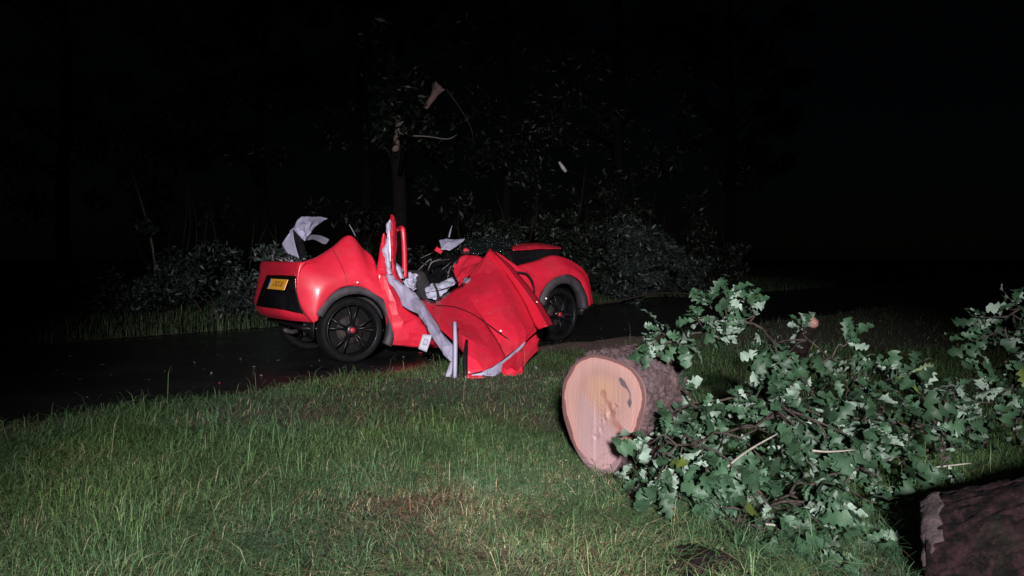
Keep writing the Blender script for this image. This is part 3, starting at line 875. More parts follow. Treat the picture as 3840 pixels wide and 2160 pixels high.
# ------------------------------------------------------------------ the wrecked car
# sheet grids in metres; the rear and the front half of the shell are bent 10 degrees apart
SHEET = {
'door_skin':[[(-0.307,8.15,1.024),(-0.284,8.17,1.069),(-0.264,8.19,1.108),(-0.25,8.2,1.122)],[(-0.459,7.95,0.846),(-0.332,7.88,0.873),(-0.209,7.88,0.905),(-0.109,8.0,0.936)],[(-0.438,7.45,0.635),(-0.297,7.4,0.668),(-0.121,7.45,0.712),(0.024,7.75,0.755)],[(-0.259,7.0,0.419),(-0.128,7.0,0.455),(0.011,7.15,0.502),(0.141,7.55,0.55)],[(-0.124,6.75,0.272),(-0.011,6.8,0.309),(0.112,6.95,0.351),(0.228,7.33,0.359)],[(-0.064,6.55,0.158),(0.024,6.7,0.201),(0.118,6.87,0.258),(0.236,7.2,0.326)]],
'door_crumple':[[(-0.955,7.75,0.614),(-0.773,7.7,0.59),(-0.622,7.72,0.684),(-0.52,7.75,0.755),(-0.453,7.93,0.843)],[(-0.855,7.5,0.499),(-0.682,7.32,0.512),(-0.561,7.33,0.565),(-0.457,7.38,0.608),(-0.414,7.44,0.631)],[(-0.706,7.1,0.38),(-0.578,6.98,0.406),(-0.462,6.88,0.423),(-0.359,6.95,0.423),(-0.255,6.99,0.42)],[(-0.567,6.75,0.3),(-0.451,6.5,0.332),(-0.356,6.5,0.321),(-0.245,6.6,0.296),(-0.12,6.74,0.273)],[(-0.427,6.4,0.246),(-0.377,6.28,0.208),(-0.298,6.28,0.195),(-0.184,6.4,0.185),(-0.076,6.59,0.18)],[(-0.404,6.18,0.072),(-0.35,6.15,0.072),(-0.263,6.2,0.082),(-0.169,6.32,0.103),(-0.062,6.54,0.153)]],
'door_edge':[[(-0.258,8.2,1.125),(-0.24,8.15,1.128),(-0.226,8.22,1.125)],[(-0.117,8.0,0.935),(-0.054,7.9,0.939),(-0.009,8.02,0.946)],[(0.016,7.76,0.753),(0.106,7.62,0.744),(0.157,7.78,0.755)],[(0.133,7.56,0.548),(0.241,7.38,0.558),(0.303,7.58,0.566)],[(0.21,7.35,0.387),(0.319,7.15,0.42),(0.389,7.42,0.427)],[(0.256,7.25,0.336),(0.333,7.12,0.378),(0.415,7.4,0.374)]],
'lip_left':[[(-0.39,6.165,0.063),(-0.325,6.16,0.068),(-0.25,6.21,0.077),(-0.175,6.3,0.093)],[(-0.39,6.13,0.029),(-0.323,6.12,0.03),(-0.235,6.15,0.042),(-0.172,6.2,0.043)],[(-0.385,6.11,-0.006),(-0.328,6.09,-0.013),(-0.227,6.1,-0.002),(-0.148,6.16,0.024)]],
'lip_right':[[(-0.092,6.27,0.071),(-0.065,6.5,0.144),(0.081,6.8,0.218),(0.237,7.12,0.311)],[(-0.062,6.24,0.043),(-0.01,6.36,0.104),(0.108,6.7,0.152),(0.242,7.05,0.245)],[(-0.02,6.22,0.01),(0.084,6.24,0.001),(0.094,6.45,0.084),(0.246,6.95,0.176)]],
'seam_trim':[[(-0.382,6.15,0.069),(-0.262,6.19,0.08),(-0.168,6.3,0.106),(-0.078,6.46,0.143),(0.031,6.68,0.207),(0.124,6.85,0.268)],[(-0.381,6.14,0.062),(-0.248,6.17,0.064),(-0.166,6.2,0.046),(-0.102,6.27,0.055),(0.024,6.66,0.171),(0.128,6.84,0.257)]],
'upper_door':[[(-0.652,8.3,0.942),(-0.576,8.35,1.024),(-0.483,8.4,1.063),(-0.298,8.27,1.025)],[(-0.635,8.2,0.875),(-0.568,8.15,0.901),(-0.494,8.15,0.913),(-0.391,8.1,0.932)],[(-0.608,8.05,0.816),(-0.558,8.0,0.824),(-0.521,8.0,0.83),(-0.461,8.02,0.869)],[(-0.575,7.9,0.754),(-0.563,7.85,0.732),(-0.552,7.82,0.715),(-0.52,7.93,0.789)]],
'door_handle':[[(-0.5,7.86,0.819),(-0.456,7.83,0.814),(-0.416,7.86,0.811)],[(-0.513,7.83,0.772),(-0.471,7.78,0.788),(-0.433,7.83,0.793)],[(-0.518,7.8,0.743),(-0.483,7.77,0.765),(-0.452,7.8,0.77)]],
'side_sill':[[(-1.333,7.39,0.926),(-1.281,7.41,0.906),(-1.232,7.44,0.883)],[(-1.317,7.39,0.738),(-1.206,7.37,0.723),(-1.086,7.6,0.689)],[(-1.278,7.4,0.56),(-1.136,7.4,0.537),(-0.944,7.66,0.543)],[(-1.255,7.44,0.379),(-1.093,7.42,0.412),(-0.857,7.66,0.391)],[(-1.242,7.45,0.254),(-1.053,7.46,0.268),(-0.778,7.66,0.247)],[(-1.264,7.46,0.161),(-1.042,7.54,0.132),(-0.735,7.7,0.105)]],
'grey_strip':[[(-1.241,7.38,0.869),(-1.211,7.36,0.873),(-1.191,7.4,0.86)],[(-1.22,7.36,0.785),(-1.161,7.33,0.809),(-1.123,7.38,0.8)],[(-1.133,7.34,0.702),(-1.058,7.3,0.734),(-1.006,7.36,0.731)],[(-1.074,7.27,0.569),(-0.985,7.2,0.619),(-0.907,7.3,0.647)],[(-0.92,7.1,0.51),(-0.858,7.02,0.553),(-0.822,7.12,0.568)],[(-0.832,6.92,0.441),(-0.77,6.85,0.461),(-0.737,6.94,0.468)],[(-0.746,6.72,0.36),(-0.687,6.66,0.38),(-0.643,6.74,0.379)],[(-0.654,6.5,0.267),(-0.601,6.44,0.301),(-0.559,6.5,0.318)],[(-0.587,6.36,0.211),(-0.544,6.32,0.236),(-0.501,6.36,0.257)],[(-0.516,6.25,0.16),(-0.503,6.22,0.17),(-0.493,6.25,0.179)]],
'grey_tail':[[(-0.517,6.24,0.168),(-0.504,6.23,0.172),(-0.489,6.24,0.174)],[(-0.539,6.18,0.098),(-0.518,6.165,0.104),(-0.499,6.18,0.101)],[(-0.561,6.14,0.033),(-0.535,6.13,0.035),(-0.51,6.14,0.037)],[(-0.578,6.08,-0.027),(-0.552,6.07,-0.031),(-0.528,6.08,-0.024)]],
'grey_bar':[[(-0.5,6.26,0.493),(-0.481,6.24,0.5),(-0.463,6.26,0.491)],[(-0.495,6.21,0.334),(-0.474,6.185,0.337),(-0.453,6.21,0.334)],[(-0.493,6.16,0.172),(-0.471,6.135,0.176),(-0.452,6.16,0.172)],[(-0.494,6.11,0.01),(-0.471,6.09,0.008),(-0.455,6.11,0.01)]],
'tag':[[(-0.794,6.6,0.355),(-0.753,6.6,0.354),(-0.711,6.6,0.348)],[(-0.813,6.59,0.291),(-0.773,6.59,0.285),(-0.732,6.59,0.277)],[(-0.832,6.58,0.231),(-0.796,6.58,0.216),(-0.757,6.58,0.201)]],
'tag_print':[[(-0.778,6.578,0.323),(-0.741,6.578,0.316)],[(-0.793,6.568,0.269),(-0.755,6.568,0.262)]],
'pillar':[[(-1.21,7.5,1.463),(-1.194,7.48,1.471),(-1.185,7.5,1.456)],[(-1.232,7.48,1.396),(-1.185,7.42,1.408),(-1.169,7.5,1.397)],[(-1.244,7.46,1.321),(-1.179,7.4,1.312),(-1.157,7.5,1.308)],[(-1.25,7.45,1.226),(-1.184,7.38,1.21),(-1.156,7.5,1.197)],[(-1.242,7.44,1.123),(-1.185,7.38,1.108),(-1.161,7.5,1.109)],[(-1.215,7.43,1.05),(-1.185,7.4,1.028),(-1.176,7.5,1.035)],[(-1.201,7.43,0.962),(-1.177,7.42,0.947),(-1.178,7.52,0.931)],[(-1.194,7.43,0.881),(-1.164,7.45,0.866),(-1.146,7.55,0.856)],[(-1.151,7.48,0.799),(-1.124,7.5,0.787),(-1.109,7.6,0.776)]],
'pillar_sheet':[[(-1.278,7.4,1.272),(-1.267,7.4,1.279),(-1.256,7.42,1.262)],[(-1.297,7.38,1.173),(-1.268,7.36,1.173),(-1.246,7.4,1.159)],[(-1.314,7.37,1.064),(-1.273,7.34,1.05),(-1.238,7.4,1.035)],[(-1.331,7.38,0.948),(-1.274,7.34,0.934),(-1.229,7.4,0.933)],[(-1.337,7.39,0.875),(-1.276,7.35,0.868),(-1.222,7.4,0.86)]],
'pillar_lining':[[(-1.219,7.4,1.403),(-1.204,7.38,1.406),(-1.195,7.4,1.392)],[(-1.244,7.4,1.363),(-1.216,7.36,1.361),(-1.193,7.4,1.356)],[(-1.24,7.39,1.283),(-1.218,7.35,1.281),(-1.214,7.39,1.275)],[(-1.242,7.38,1.188),(-1.221,7.34,1.18),(-1.206,7.38,1.195)],[(-1.279,7.36,1.108),(-1.24,7.32,1.122),(-1.211,7.36,1.086)],[(-1.257,7.35,1.006),(-1.217,7.31,1.035),(-1.193,7.36,1.028)],[(-1.235,7.35,0.919),(-1.209,7.32,0.934),(-1.193,7.36,0.926)],[(-1.232,7.36,0.868),(-1.209,7.34,0.876),(-1.193,7.38,0.868)]],
'post':[(-1.165,7.52,1.31),(-1.181,7.8,1.339),(-1.15,7.85,1.336),(-1.139,7.85,1.22),(-1.134,7.86,1.065),(-1.134,7.87,0.941),(-1.134,7.88,0.82)],
'moulding':[(-0.747,7.36,0.563),(-0.642,7.22,0.565),(-0.543,7.2,0.553),(-0.441,7.12,0.523),(-0.369,7.02,0.498),(-0.279,6.94,0.45),(-0.182,6.85,0.39),(-0.11,6.76,0.345),(-0.031,6.7,0.298)],
'seal':[(0.043,8.38,0.871),(0.108,8.4,0.864),(0.166,8.42,0.849),(0.211,8.44,0.799),(0.241,8.46,0.733),(0.252,8.47,0.674),(0.251,8.48,0.622)],
'door_gap':[(-0.302,8.2,1.016),(-0.367,8.1,0.96),(-0.436,8.0,0.897),(-0.494,7.95,0.837),(-0.53,7.9,0.796)],
'edge_groove':[(-0.23,8.2,1.116),(-0.038,8.0,0.92),(0.127,7.7,0.717),(0.263,7.45,0.526),(0.348,7.2,0.39)],
'fender_gap':[(0.686,9.1,1.015),(0.713,9.1,0.97),(0.705,9.05,0.908),(0.688,9.0,0.864),(0.684,9.0,0.833)],
'belt':[(-0.832,7.9,0.766),(-0.803,7.85,0.72),(-0.78,7.8,0.674),(-0.767,7.75,0.623),(-0.77,7.72,0.595)],
'quarter_seam':[(-1.741,7.25,1.118),(-1.692,7.2,1.048),(-1.654,7.17,0.984),(-1.616,7.14,0.916),(-1.59,7.13,0.853),(-1.588,7.13,0.8)],
'spikeA':[(-1.722,7.9,1.383),(-1.69,7.9,1.328),(-1.656,7.9,1.261)],
'spikeB':[(-0.714,8.9,1.416),(-0.735,8.9,1.348),(-0.752,8.9,1.274)],
'exhaust':[(-2.419,7.9,0.268),(-2.352,7.85,0.254),(-2.265,7.75,0.267),(-2.177,7.6,0.317),(-2.093,7.5,0.345),(-2.025,7.45,0.331),(-1.962,7.42,0.328)],
'lining_low':[[(-2.317,7.75,1.282),(-2.291,7.75,1.311),(-2.265,7.72,1.324)],[(-2.409,7.8,1.177),(-2.316,7.74,1.202),(-2.235,7.68,1.212)],[(-2.366,7.76,1.128),(-2.276,7.7,1.127),(-2.202,7.64,1.121)],[(-2.311,7.7,1.073),(-2.242,7.66,1.053),(-2.169,7.6,1.03)]],
'lining_top':[[(-2.323,7.77,1.283),(-2.262,7.78,1.364),(-2.192,7.8,1.448),(-2.105,7.95,1.471),(-1.992,8.15,1.464)],[(-2.285,7.74,1.316),(-2.205,7.7,1.349),(-2.136,7.74,1.396),(-2.082,7.86,1.413),(-2.043,8.05,1.428)],[(-2.245,7.7,1.315),(-2.183,7.66,1.302),(-2.12,7.7,1.321),(-2.095,7.82,1.336),(-2.084,7.98,1.386)],[(-2.228,7.68,1.3),(-2.122,7.62,1.211),(-2.098,7.7,1.258),(-2.108,7.78,1.295),(-2.105,7.9,1.339)]],
'lining_arc':[[(-2.149,7.75,1.202),(-2.119,7.8,1.267),(-2.088,7.9,1.275),(-2.032,8.0,1.266),(-1.967,8.05,1.232)],[(-2.135,7.73,1.213),(-2.106,7.77,1.237),(-2.078,7.86,1.239),(-2.037,7.95,1.218),(-1.991,8.0,1.184)],[(-2.127,7.72,1.219),(-2.095,7.75,1.222),(-2.078,7.84,1.224),(-2.053,7.92,1.206),(-2.019,7.97,1.183)]],
'black_shard':[[(-2.253,7.68,1.323),(-2.248,7.68,1.32),(-2.239,7.68,1.312)],[(-2.223,7.62,1.222),(-2.183,7.6,1.222),(-2.139,7.62,1.217)],[(-2.176,7.55,1.109),(-2.128,7.52,1.12),(-2.092,7.55,1.132)],[(-2.123,7.45,1.02),(-2.085,7.44,1.015),(-2.054,7.45,1.02)]],
'airbag':[[(-0.926,7.95,0.725),(-0.852,8.0,0.757),(-0.765,8.05,0.764),(-0.708,8.1,0.796),(-0.653,8.15,0.823)],[(-0.917,7.9,0.682),(-0.837,7.86,0.702),(-0.763,7.9,0.718),(-0.689,7.95,0.746),(-0.617,8.05,0.779)],[(-0.904,7.84,0.642),(-0.837,7.8,0.65),(-0.765,7.8,0.662),(-0.705,7.86,0.695),(-0.603,7.98,0.766)],[(-0.885,7.8,0.629),(-0.827,7.76,0.599),(-0.785,7.75,0.594),(-0.73,7.8,0.65),(-0.672,7.9,0.706)]],
'airbag2':[[(-1.095,7.85,0.883),(-1.052,7.85,0.871),(-0.981,7.9,0.827)],[(-1.084,7.8,0.819),(-1.033,7.76,0.804),(-0.998,7.85,0.786)],[(-1.127,7.72,0.806),(-1.048,7.7,0.761),(-1.001,7.78,0.719)],[(-1.106,7.68,0.754),(-1.043,7.66,0.724),(-0.998,7.72,0.705)]],
'airbag3':[[(-1.195,7.62,0.99),(-1.189,7.66,0.985),(-1.184,7.7,0.977)],[(-1.18,7.6,0.93),(-1.149,7.62,0.937),(-1.123,7.7,0.913)],[(-1.166,7.58,0.878),(-1.136,7.58,0.878),(-1.125,7.66,0.876)],[(-1.141,7.56,0.818),(-1.12,7.57,0.825),(-1.105,7.62,0.816)]],
'dash_trim':[[(-0.851,8.7,1.236),(-0.752,8.7,1.244),(-0.647,8.72,1.249),(-0.549,8.75,1.253)],[(-0.825,8.6,1.188),(-0.74,8.56,1.194),(-0.664,8.6,1.201),(-0.575,8.68,1.217)],[(-0.809,8.5,1.128),(-0.752,8.48,1.128),(-0.702,8.5,1.12),(-0.65,8.58,1.164)]],
'windscreen':[[(-0.64,9.4,1.268),(-0.502,9.5,1.296),(-0.324,9.6,1.302),(-0.142,9.7,1.29),(0.043,9.8,1.263),(0.232,9.9,1.239)],[(-0.606,9.1,1.223),(-0.486,9.2,1.246),(-0.312,9.25,1.247),(-0.137,9.3,1.234),(0.041,9.4,1.215),(0.187,9.5,1.202)],[(-0.599,8.8,1.144),(-0.468,8.85,1.165),(-0.301,8.9,1.179),(-0.166,8.95,1.173),(0.005,9.0,1.167),(0.075,9.1,1.171)],[(-0.599,8.6,1.076),(-0.455,8.6,1.079),(-0.325,8.65,1.096),(-0.227,8.7,1.116),(-0.095,8.75,1.13),(0.005,8.8,1.137)]],
'engine_side':[[(-0.075,8.75,1.113),(0.214,9.1,1.133),(0.431,9.3,1.139),(0.611,9.45,1.122)],[(-0.035,8.7,1.023),(0.213,9.05,1.036),(0.429,9.25,1.064),(0.609,9.42,1.093)],[(-0.002,8.65,0.944),(0.211,9.0,0.968),(0.427,9.2,0.994),(0.608,9.4,1.05)]],
'hood':[[(0.012,8.75,1.123),(0.211,9.0,1.132),(0.429,9.25,1.145),(0.626,9.45,1.152)],[(0.005,8.9,1.159),(0.215,9.15,1.179),(0.436,9.4,1.183),(0.636,9.6,1.163)],[(0.041,9.3,1.199),(0.223,9.5,1.215),(0.398,9.7,1.214),(0.633,9.9,1.174)],[(0.043,9.8,1.192),(0.235,10.0,1.21),(0.43,10.1,1.21),(0.635,10.3,1.176)]],
'front_fender':[[(0.261,8.693,0.3),(0.296,8.699,0.48),(0.333,8.719,0.6),(0.373,8.749,0.67),(0.427,8.793,0.735),(0.489,8.844,0.78),(0.551,8.895,0.81),(0.697,9.032,0.825),(0.84,9.172,0.74),(0.895,9.23,0.6),(0.918,9.264,0.42)],[(0.237,8.654,0.298),(0.269,8.658,0.486),(0.298,8.671,0.62),(0.34,8.703,0.704),(0.403,8.756,0.751),(0.475,8.816,0.794),(0.547,8.876,0.825),(0.697,9.016,0.843),(0.845,9.161,0.76),(0.91,9.227,0.618),(0.935,9.265,0.422)],[(0.114,8.528,0.292),(0.132,8.523,0.508),(0.13,8.514,0.7),(0.177,8.554,0.838),(0.273,8.642,0.813),(0.383,8.741,0.85),(0.493,8.84,0.886),(0.659,8.997,0.917),(0.831,9.158,0.84),(0.934,9.252,0.688),(0.976,9.298,0.432)],[(-0.034,8.404,0.285),(-0.033,8.393,0.532),(-0.075,8.364,0.787),(-0.024,8.416,0.985),(0.103,8.547,0.881),(0.253,8.691,0.911),(0.402,8.835,0.953),(0.583,9.011,0.997),(0.785,9.187,0.927),(0.939,9.304,0.765),(1.003,9.354,0.443)],[(-0.141,8.318,0.28),(-0.156,8.304,0.55),(-0.228,8.264,0.85),(-0.176,8.326,1.09),(-0.029,8.491,0.93),(0.147,8.669,0.955),(0.323,8.847,1.0),(0.513,9.038,1.055),(0.739,9.221,0.99),(0.935,9.349,0.82),(1.018,9.399,0.45)],[(-0.195,8.405,0.27),(-0.209,8.391,0.54),(-0.28,8.353,0.84),(-0.23,8.413,1.08),(-0.086,8.575,0.92),(0.087,8.749,0.945),(0.259,8.924,0.99),(0.446,9.112,1.045),(0.667,9.291,0.98),(0.859,9.415,0.81),(0.941,9.464,0.44)]],
'front_fender_far':[[(-0.728,9.754,0.28),(-0.72,9.789,0.46),(-0.697,9.823,0.58),(-0.664,9.861,0.65),(-0.616,9.912,0.715),(-0.561,9.971,0.76),(-0.506,10.029,0.79),(-0.36,10.165,0.805),(-0.21,10.298,0.72),(-0.148,10.349,0.58),(-0.112,10.369,0.4)],[(-0.889,9.604,0.272),(-0.893,9.623,0.488),(-0.902,9.621,0.68),(-0.859,9.665,0.818),(-0.764,9.755,0.793),(-0.658,9.857,0.83),(-0.552,9.96,0.866),(-0.384,10.115,0.897),(-0.21,10.275,0.82),(-0.11,10.372,0.668),(-0.061,10.41,0.412)],[(-1.13,9.378,0.26),(-1.145,9.365,0.53),(-1.19,9.296,0.83),(-1.124,9.343,1.07),(-0.95,9.478,0.91),(-0.76,9.641,0.935),(-0.571,9.805,0.98),(-0.366,9.981,1.035),(-0.168,10.194,0.97),(-0.027,10.38,0.8),(0.029,10.459,0.43)]],
'quarter':[[(-1.85,7.075,0.45),(-1.822,7.069,0.52),(-1.786,7.069,0.6),(-1.739,7.087,0.67),(-1.68,7.125,0.725),(-1.622,7.164,0.755),(-1.538,7.218,0.765),(-1.454,7.273,0.745),(-1.378,7.322,0.69),(-1.317,7.374,0.62),(-1.272,7.415,0.55),(-1.24,7.447,0.44)],[(-1.845,7.06,0.448),(-1.824,7.05,0.521),(-1.793,7.047,0.605),(-1.75,7.063,0.683),(-1.692,7.101,0.744),(-1.625,7.145,0.777),(-1.537,7.202,0.794),(-1.449,7.259,0.785),(-1.372,7.309,0.724),(-1.31,7.361,0.653),(-1.268,7.4,0.576),(-1.228,7.437,0.445)],[(-1.847,7.041,0.44),(-1.85,7.021,0.523),(-1.84,7.013,0.621),(-1.814,7.022,0.726),(-1.759,7.06,0.807),(-1.667,7.124,0.851),(-1.563,7.193,0.893),(-1.463,7.261,0.918),(-1.379,7.31,0.841),(-1.313,7.355,0.763),(-1.275,7.384,0.665),(-1.211,7.433,0.461)],[(-1.866,7.041,0.429),(-1.904,7.015,0.527),(-1.928,7.011,0.642),(-1.927,7.017,0.782),(-1.88,7.06,0.889),(-1.756,7.152,0.948),(-1.636,7.241,1.02),(-1.523,7.327,1.091),(-1.425,7.367,0.991),(-1.344,7.39,0.907),(-1.307,7.397,0.781),(-1.208,7.456,0.482)],[(-1.888,7.05,0.42),(-1.962,7.026,0.53),(-2.021,7.035,0.66),(-2.045,7.044,0.83),(-2.005,7.093,0.96),(-1.857,7.214,1.03),(-1.725,7.323,1.13),(-1.602,7.427,1.24),(-1.488,7.453,1.12),(-1.388,7.446,1.03),(-1.345,7.427,0.88),(-1.213,7.489,0.5)],[(-1.936,7.102,0.432),(-2.01,7.078,0.542),(-2.069,7.087,0.672),(-2.093,7.096,0.842),(-2.053,7.146,0.972),(-1.905,7.266,1.042),(-1.773,7.375,1.142),(-1.65,7.479,1.252),(-1.536,7.505,1.132),(-1.436,7.499,1.042),(-1.393,7.479,0.892),(-1.261,7.541,0.512)]],
'quarter_far':[[(-2.656,8.316,0.45),(-2.65,8.344,0.52),(-2.636,8.377,0.6),(-2.6,8.412,0.67),(-2.541,8.451,0.725),(-2.482,8.489,0.755),(-2.398,8.543,0.765),(-2.314,8.598,0.745),(-2.239,8.647,0.69),(-2.166,8.682,0.62),(-2.111,8.706,0.55),(-2.067,8.722,0.44)],[(-2.671,8.306,0.438),(-2.694,8.308,0.524),(-2.699,8.317,0.624),(-2.682,8.334,0.734),(-2.625,8.367,0.819),(-2.524,8.429,0.865),(-2.415,8.496,0.911),(-2.31,8.561,0.943),(-2.231,8.619,0.862),(-2.164,8.664,0.784),(-2.125,8.687,0.682),(-2.051,8.729,0.464)],[(-2.694,8.292,0.42),(-2.746,8.234,0.53),(-2.762,8.176,0.66),(-2.764,8.151,0.83),(-2.702,8.167,0.94),(-2.532,8.254,0.94),(-2.379,8.329,0.94),(-2.234,8.4,0.94),(-2.163,8.493,0.94),(-2.129,8.587,0.94),(-2.13,8.634,0.88),(-2.019,8.73,0.5)]],
'bumper':[[(-1.885,7.147,0.99),(-1.972,7.115,0.985),(-2.119,7.342,0.985),(-2.309,7.635,0.985),(-2.446,7.845,0.985),(-2.636,8.138,0.985),(-2.651,8.272,0.99)],[(-1.961,7.062,0.985),(-2.02,7.06,0.985),(-2.192,7.27,0.985),(-2.391,7.558,0.985),(-2.527,7.768,0.985),(-2.709,8.067,0.985),(-2.746,8.234,0.985)],[(-2.012,7.03,0.86),(-2.04,7.047,0.86),(-2.209,7.259,0.86),(-2.403,7.55,0.86),(-2.539,7.76,0.86),(-2.726,8.056,0.86),(-2.763,8.223,0.86)],[(-2.012,7.03,0.72),(-2.036,7.049,0.72),(-2.238,7.24,0.72),(-2.441,7.526,0.72),(-2.577,7.735,0.72),(-2.751,8.04,0.72),(-2.78,8.212,0.72)],[(-1.97,7.057,0.57),(-1.999,7.074,0.57),(-2.259,7.227,0.57),(-2.47,7.507,0.57),(-2.607,7.716,0.57),(-2.776,8.023,0.57),(-2.78,8.212,0.57)],[(-1.944,7.073,0.48),(-1.978,7.087,0.48),(-2.234,7.243,0.48),(-2.458,7.515,0.48),(-2.594,7.725,0.48),(-2.759,8.034,0.48),(-2.771,8.218,0.48)],[(-1.911,7.095,0.42),(-1.944,7.109,0.42),(-2.175,7.281,0.42),(-2.408,7.548,0.42),(-2.552,7.752,0.42),(-2.726,8.056,0.42),(-2.746,8.234,0.42)]],
'black_panel':[[(-2.042,7.022,0.865),(-2.221,7.251,0.865),(-2.416,7.542,0.86),(-2.541,7.735,0.855)],[(-2.033,7.016,0.72),(-2.25,7.232,0.72),(-2.454,7.518,0.72),(-2.606,7.752,0.715)],[(-1.994,7.029,0.56),(-2.271,7.219,0.56),(-2.483,7.499,0.555),(-2.679,7.8,0.55)],[(-1.959,7.04,0.5),(-2.152,7.117,0.535),(-2.483,7.499,0.545),(-2.69,7.817,0.54)]],
'plate_quad':[[(-2.102,7.031,0.825),(-2.422,7.514,0.82)],[(-2.135,7.009,0.725),(-2.455,7.493,0.72)]],}
REAR_O, REAR_A = Vector((-1.565, 7.26, 0)), math.radians(33)
FRONT_O, FRONT_A = Vector((0.59, 9.0, 0)), math.radians(43)
def rear(s, t, z):
    return Vector((REAR_O.x + s * math.cos(REAR_A) - t * math.sin(REAR_A), REAR_O.y + s * math.sin(REAR_A) + t * math.cos(REAR_A), z))
def front(s, t, z):
    return Vector((FRONT_O.x + s * math.cos(FRONT_A) - t * math.sin(FRONT_A), FRONT_O.y + s * math.sin(FRONT_A) + t * math.cos(FRONT_A), z))

car = empty("wrecked_car", (-0.5, 8.3, 0.0))
tag(car, "crushed red hatchback with its roof torn off, standing on the dark road", "car")

quarter = patch("rear_quarter_panel", SHEET['quarter'], M['red'], car, 8, 0.006, crumple=0.003, freq=3.0, seed=2)
patch("far_quarter_panel", SHEET['quarter_far'], M['red'], car, 4, 0.006)
bump = patch("rear_bumper", SHEET['bumper'], M['red'], car, 7, 0.006)
patch("bumper_insert", SHEET['black_panel'], M['gloss_black'], bump, 6, 0.008)
sill = patch("side_sill", SHEET['side_sill'], M['red_torn'], car, 2, 0.006, seed=6, facet=0.004)

# number plate: yellow with a blue end band and dark characters
pq = [[Vector(p) for p in r] for r in SHEET['plate_quad']]
ux = (pq[0][0] - pq[0][1]).normalized()
uy = (pq[0][1] - pq[1][1]).normalized()
un = ux.cross(uy).normalized()
if un.y > 0:
    un = -un
pw = (pq[0][0] - pq[0][1]).length
ph = (pq[0][1] - pq[1][1]).length
p0 = pq[1][1] + un * 0.012
R3 = Matrix((ux, uy, un)).transposed()
def plate_box(name, x0, x1, y0, y1, lift, mat, parent):
    c = p0 + ux * (x0 + x1) / 2 + uy * (y0 + y1) / 2 + un * lift
    v, f = box_geo(c, (x1 - x0, y1 - y0, 0.006), R3)
    return bevel(link_mesh(name, v, f, mat, parent, smooth=False), 0.002)
plate = plate_box("number_plate", 0, pw, 0, ph, 0.0, M['plate_yellow'], car)
tag(plate, "yellow rear number plate")
plate_box("country_band", 0.004, 0.052, 0.004, ph - 0.004, 0.002, M['plate_blue'], plate)
fc = bpy.data.curves.new("plate_characters", 'FONT')
fc.body = "1-XKX-81"
fc.size = ph * 0.80
fc.extrude = 0.0006
fc.align_x = 'CENTER'
fc.align_y = 'CENTER'
tmp = bpy.data.objects.new("plate_characters_curve", fc)
COL.objects.link(tmp)
bpy.context.view_layer.update()
fm = bpy.data.meshes.new_from_object(tmp.evaluated_get(bpy.context.evaluated_depsgraph_get()))
bpy.data.objects.remove(tmp)
fm.materials.clear()
fm.materials.append(M['plate_text'])
fo = bpy.data.objects.new("plate_characters", fm)
COL.objects.link(fo)
fo.parent = plate
c = p0 + ux * (pw * 0.54) + uy * ph * 0.5 + un * 0.0045
fo.matrix_local = Matrix.Translation(c - origin_of(plate)) @ R3.to_4x4()

def lay_on(path, sheets, n=40, lift=0.002):
    """lay a line on the sheets it runs over"""
    from mathutils.bvhtree import BVHTree
    trees = []
    for s in sheets:
        o3 = origin_of(s.parent) + s.location
        trees.append(BVHTree.FromPolygons([v.co + o3 for v in s.data.vertices], [tuple(p.vertices) for p in s.data.polygons]))
    P = cr(np.array(path, float), np.linspace(0, len(path) - 1, n))
    out = []
    for p in P:
        d = Vector(p) - Vector((0.0, 0.0, 1.05))
        d.normalize()
        best = None
        for t in trees:
            hit = t.ray_cast(Vector(p) - d * 0.5, d, 1.2)
            if hit[0] is not None and (best is None or hit[3] < best[3]):
                best = hit
        out.append(tuple(best[0] - d * lift) if best else tuple(p))
    return out

# wheels --------------------------------------------------------------
def lathe(profile, n, axis_mat):
    V, F = [], []
    for k in range(n):
        a = 2 * math.pi * k / n
        for r, y in profile:
            V.append(tuple(axis_mat @ Vector((r * math.cos(a), y, r * math.sin(a)))))
    m = len(profile)
    for k in range(n):
        k2 = (k + 1) % n
        for j in range(m - 1):
            F.append((k * m + j, k * m + j + 1, k2 * m + j + 1, k2 * m + j))
    return V, F

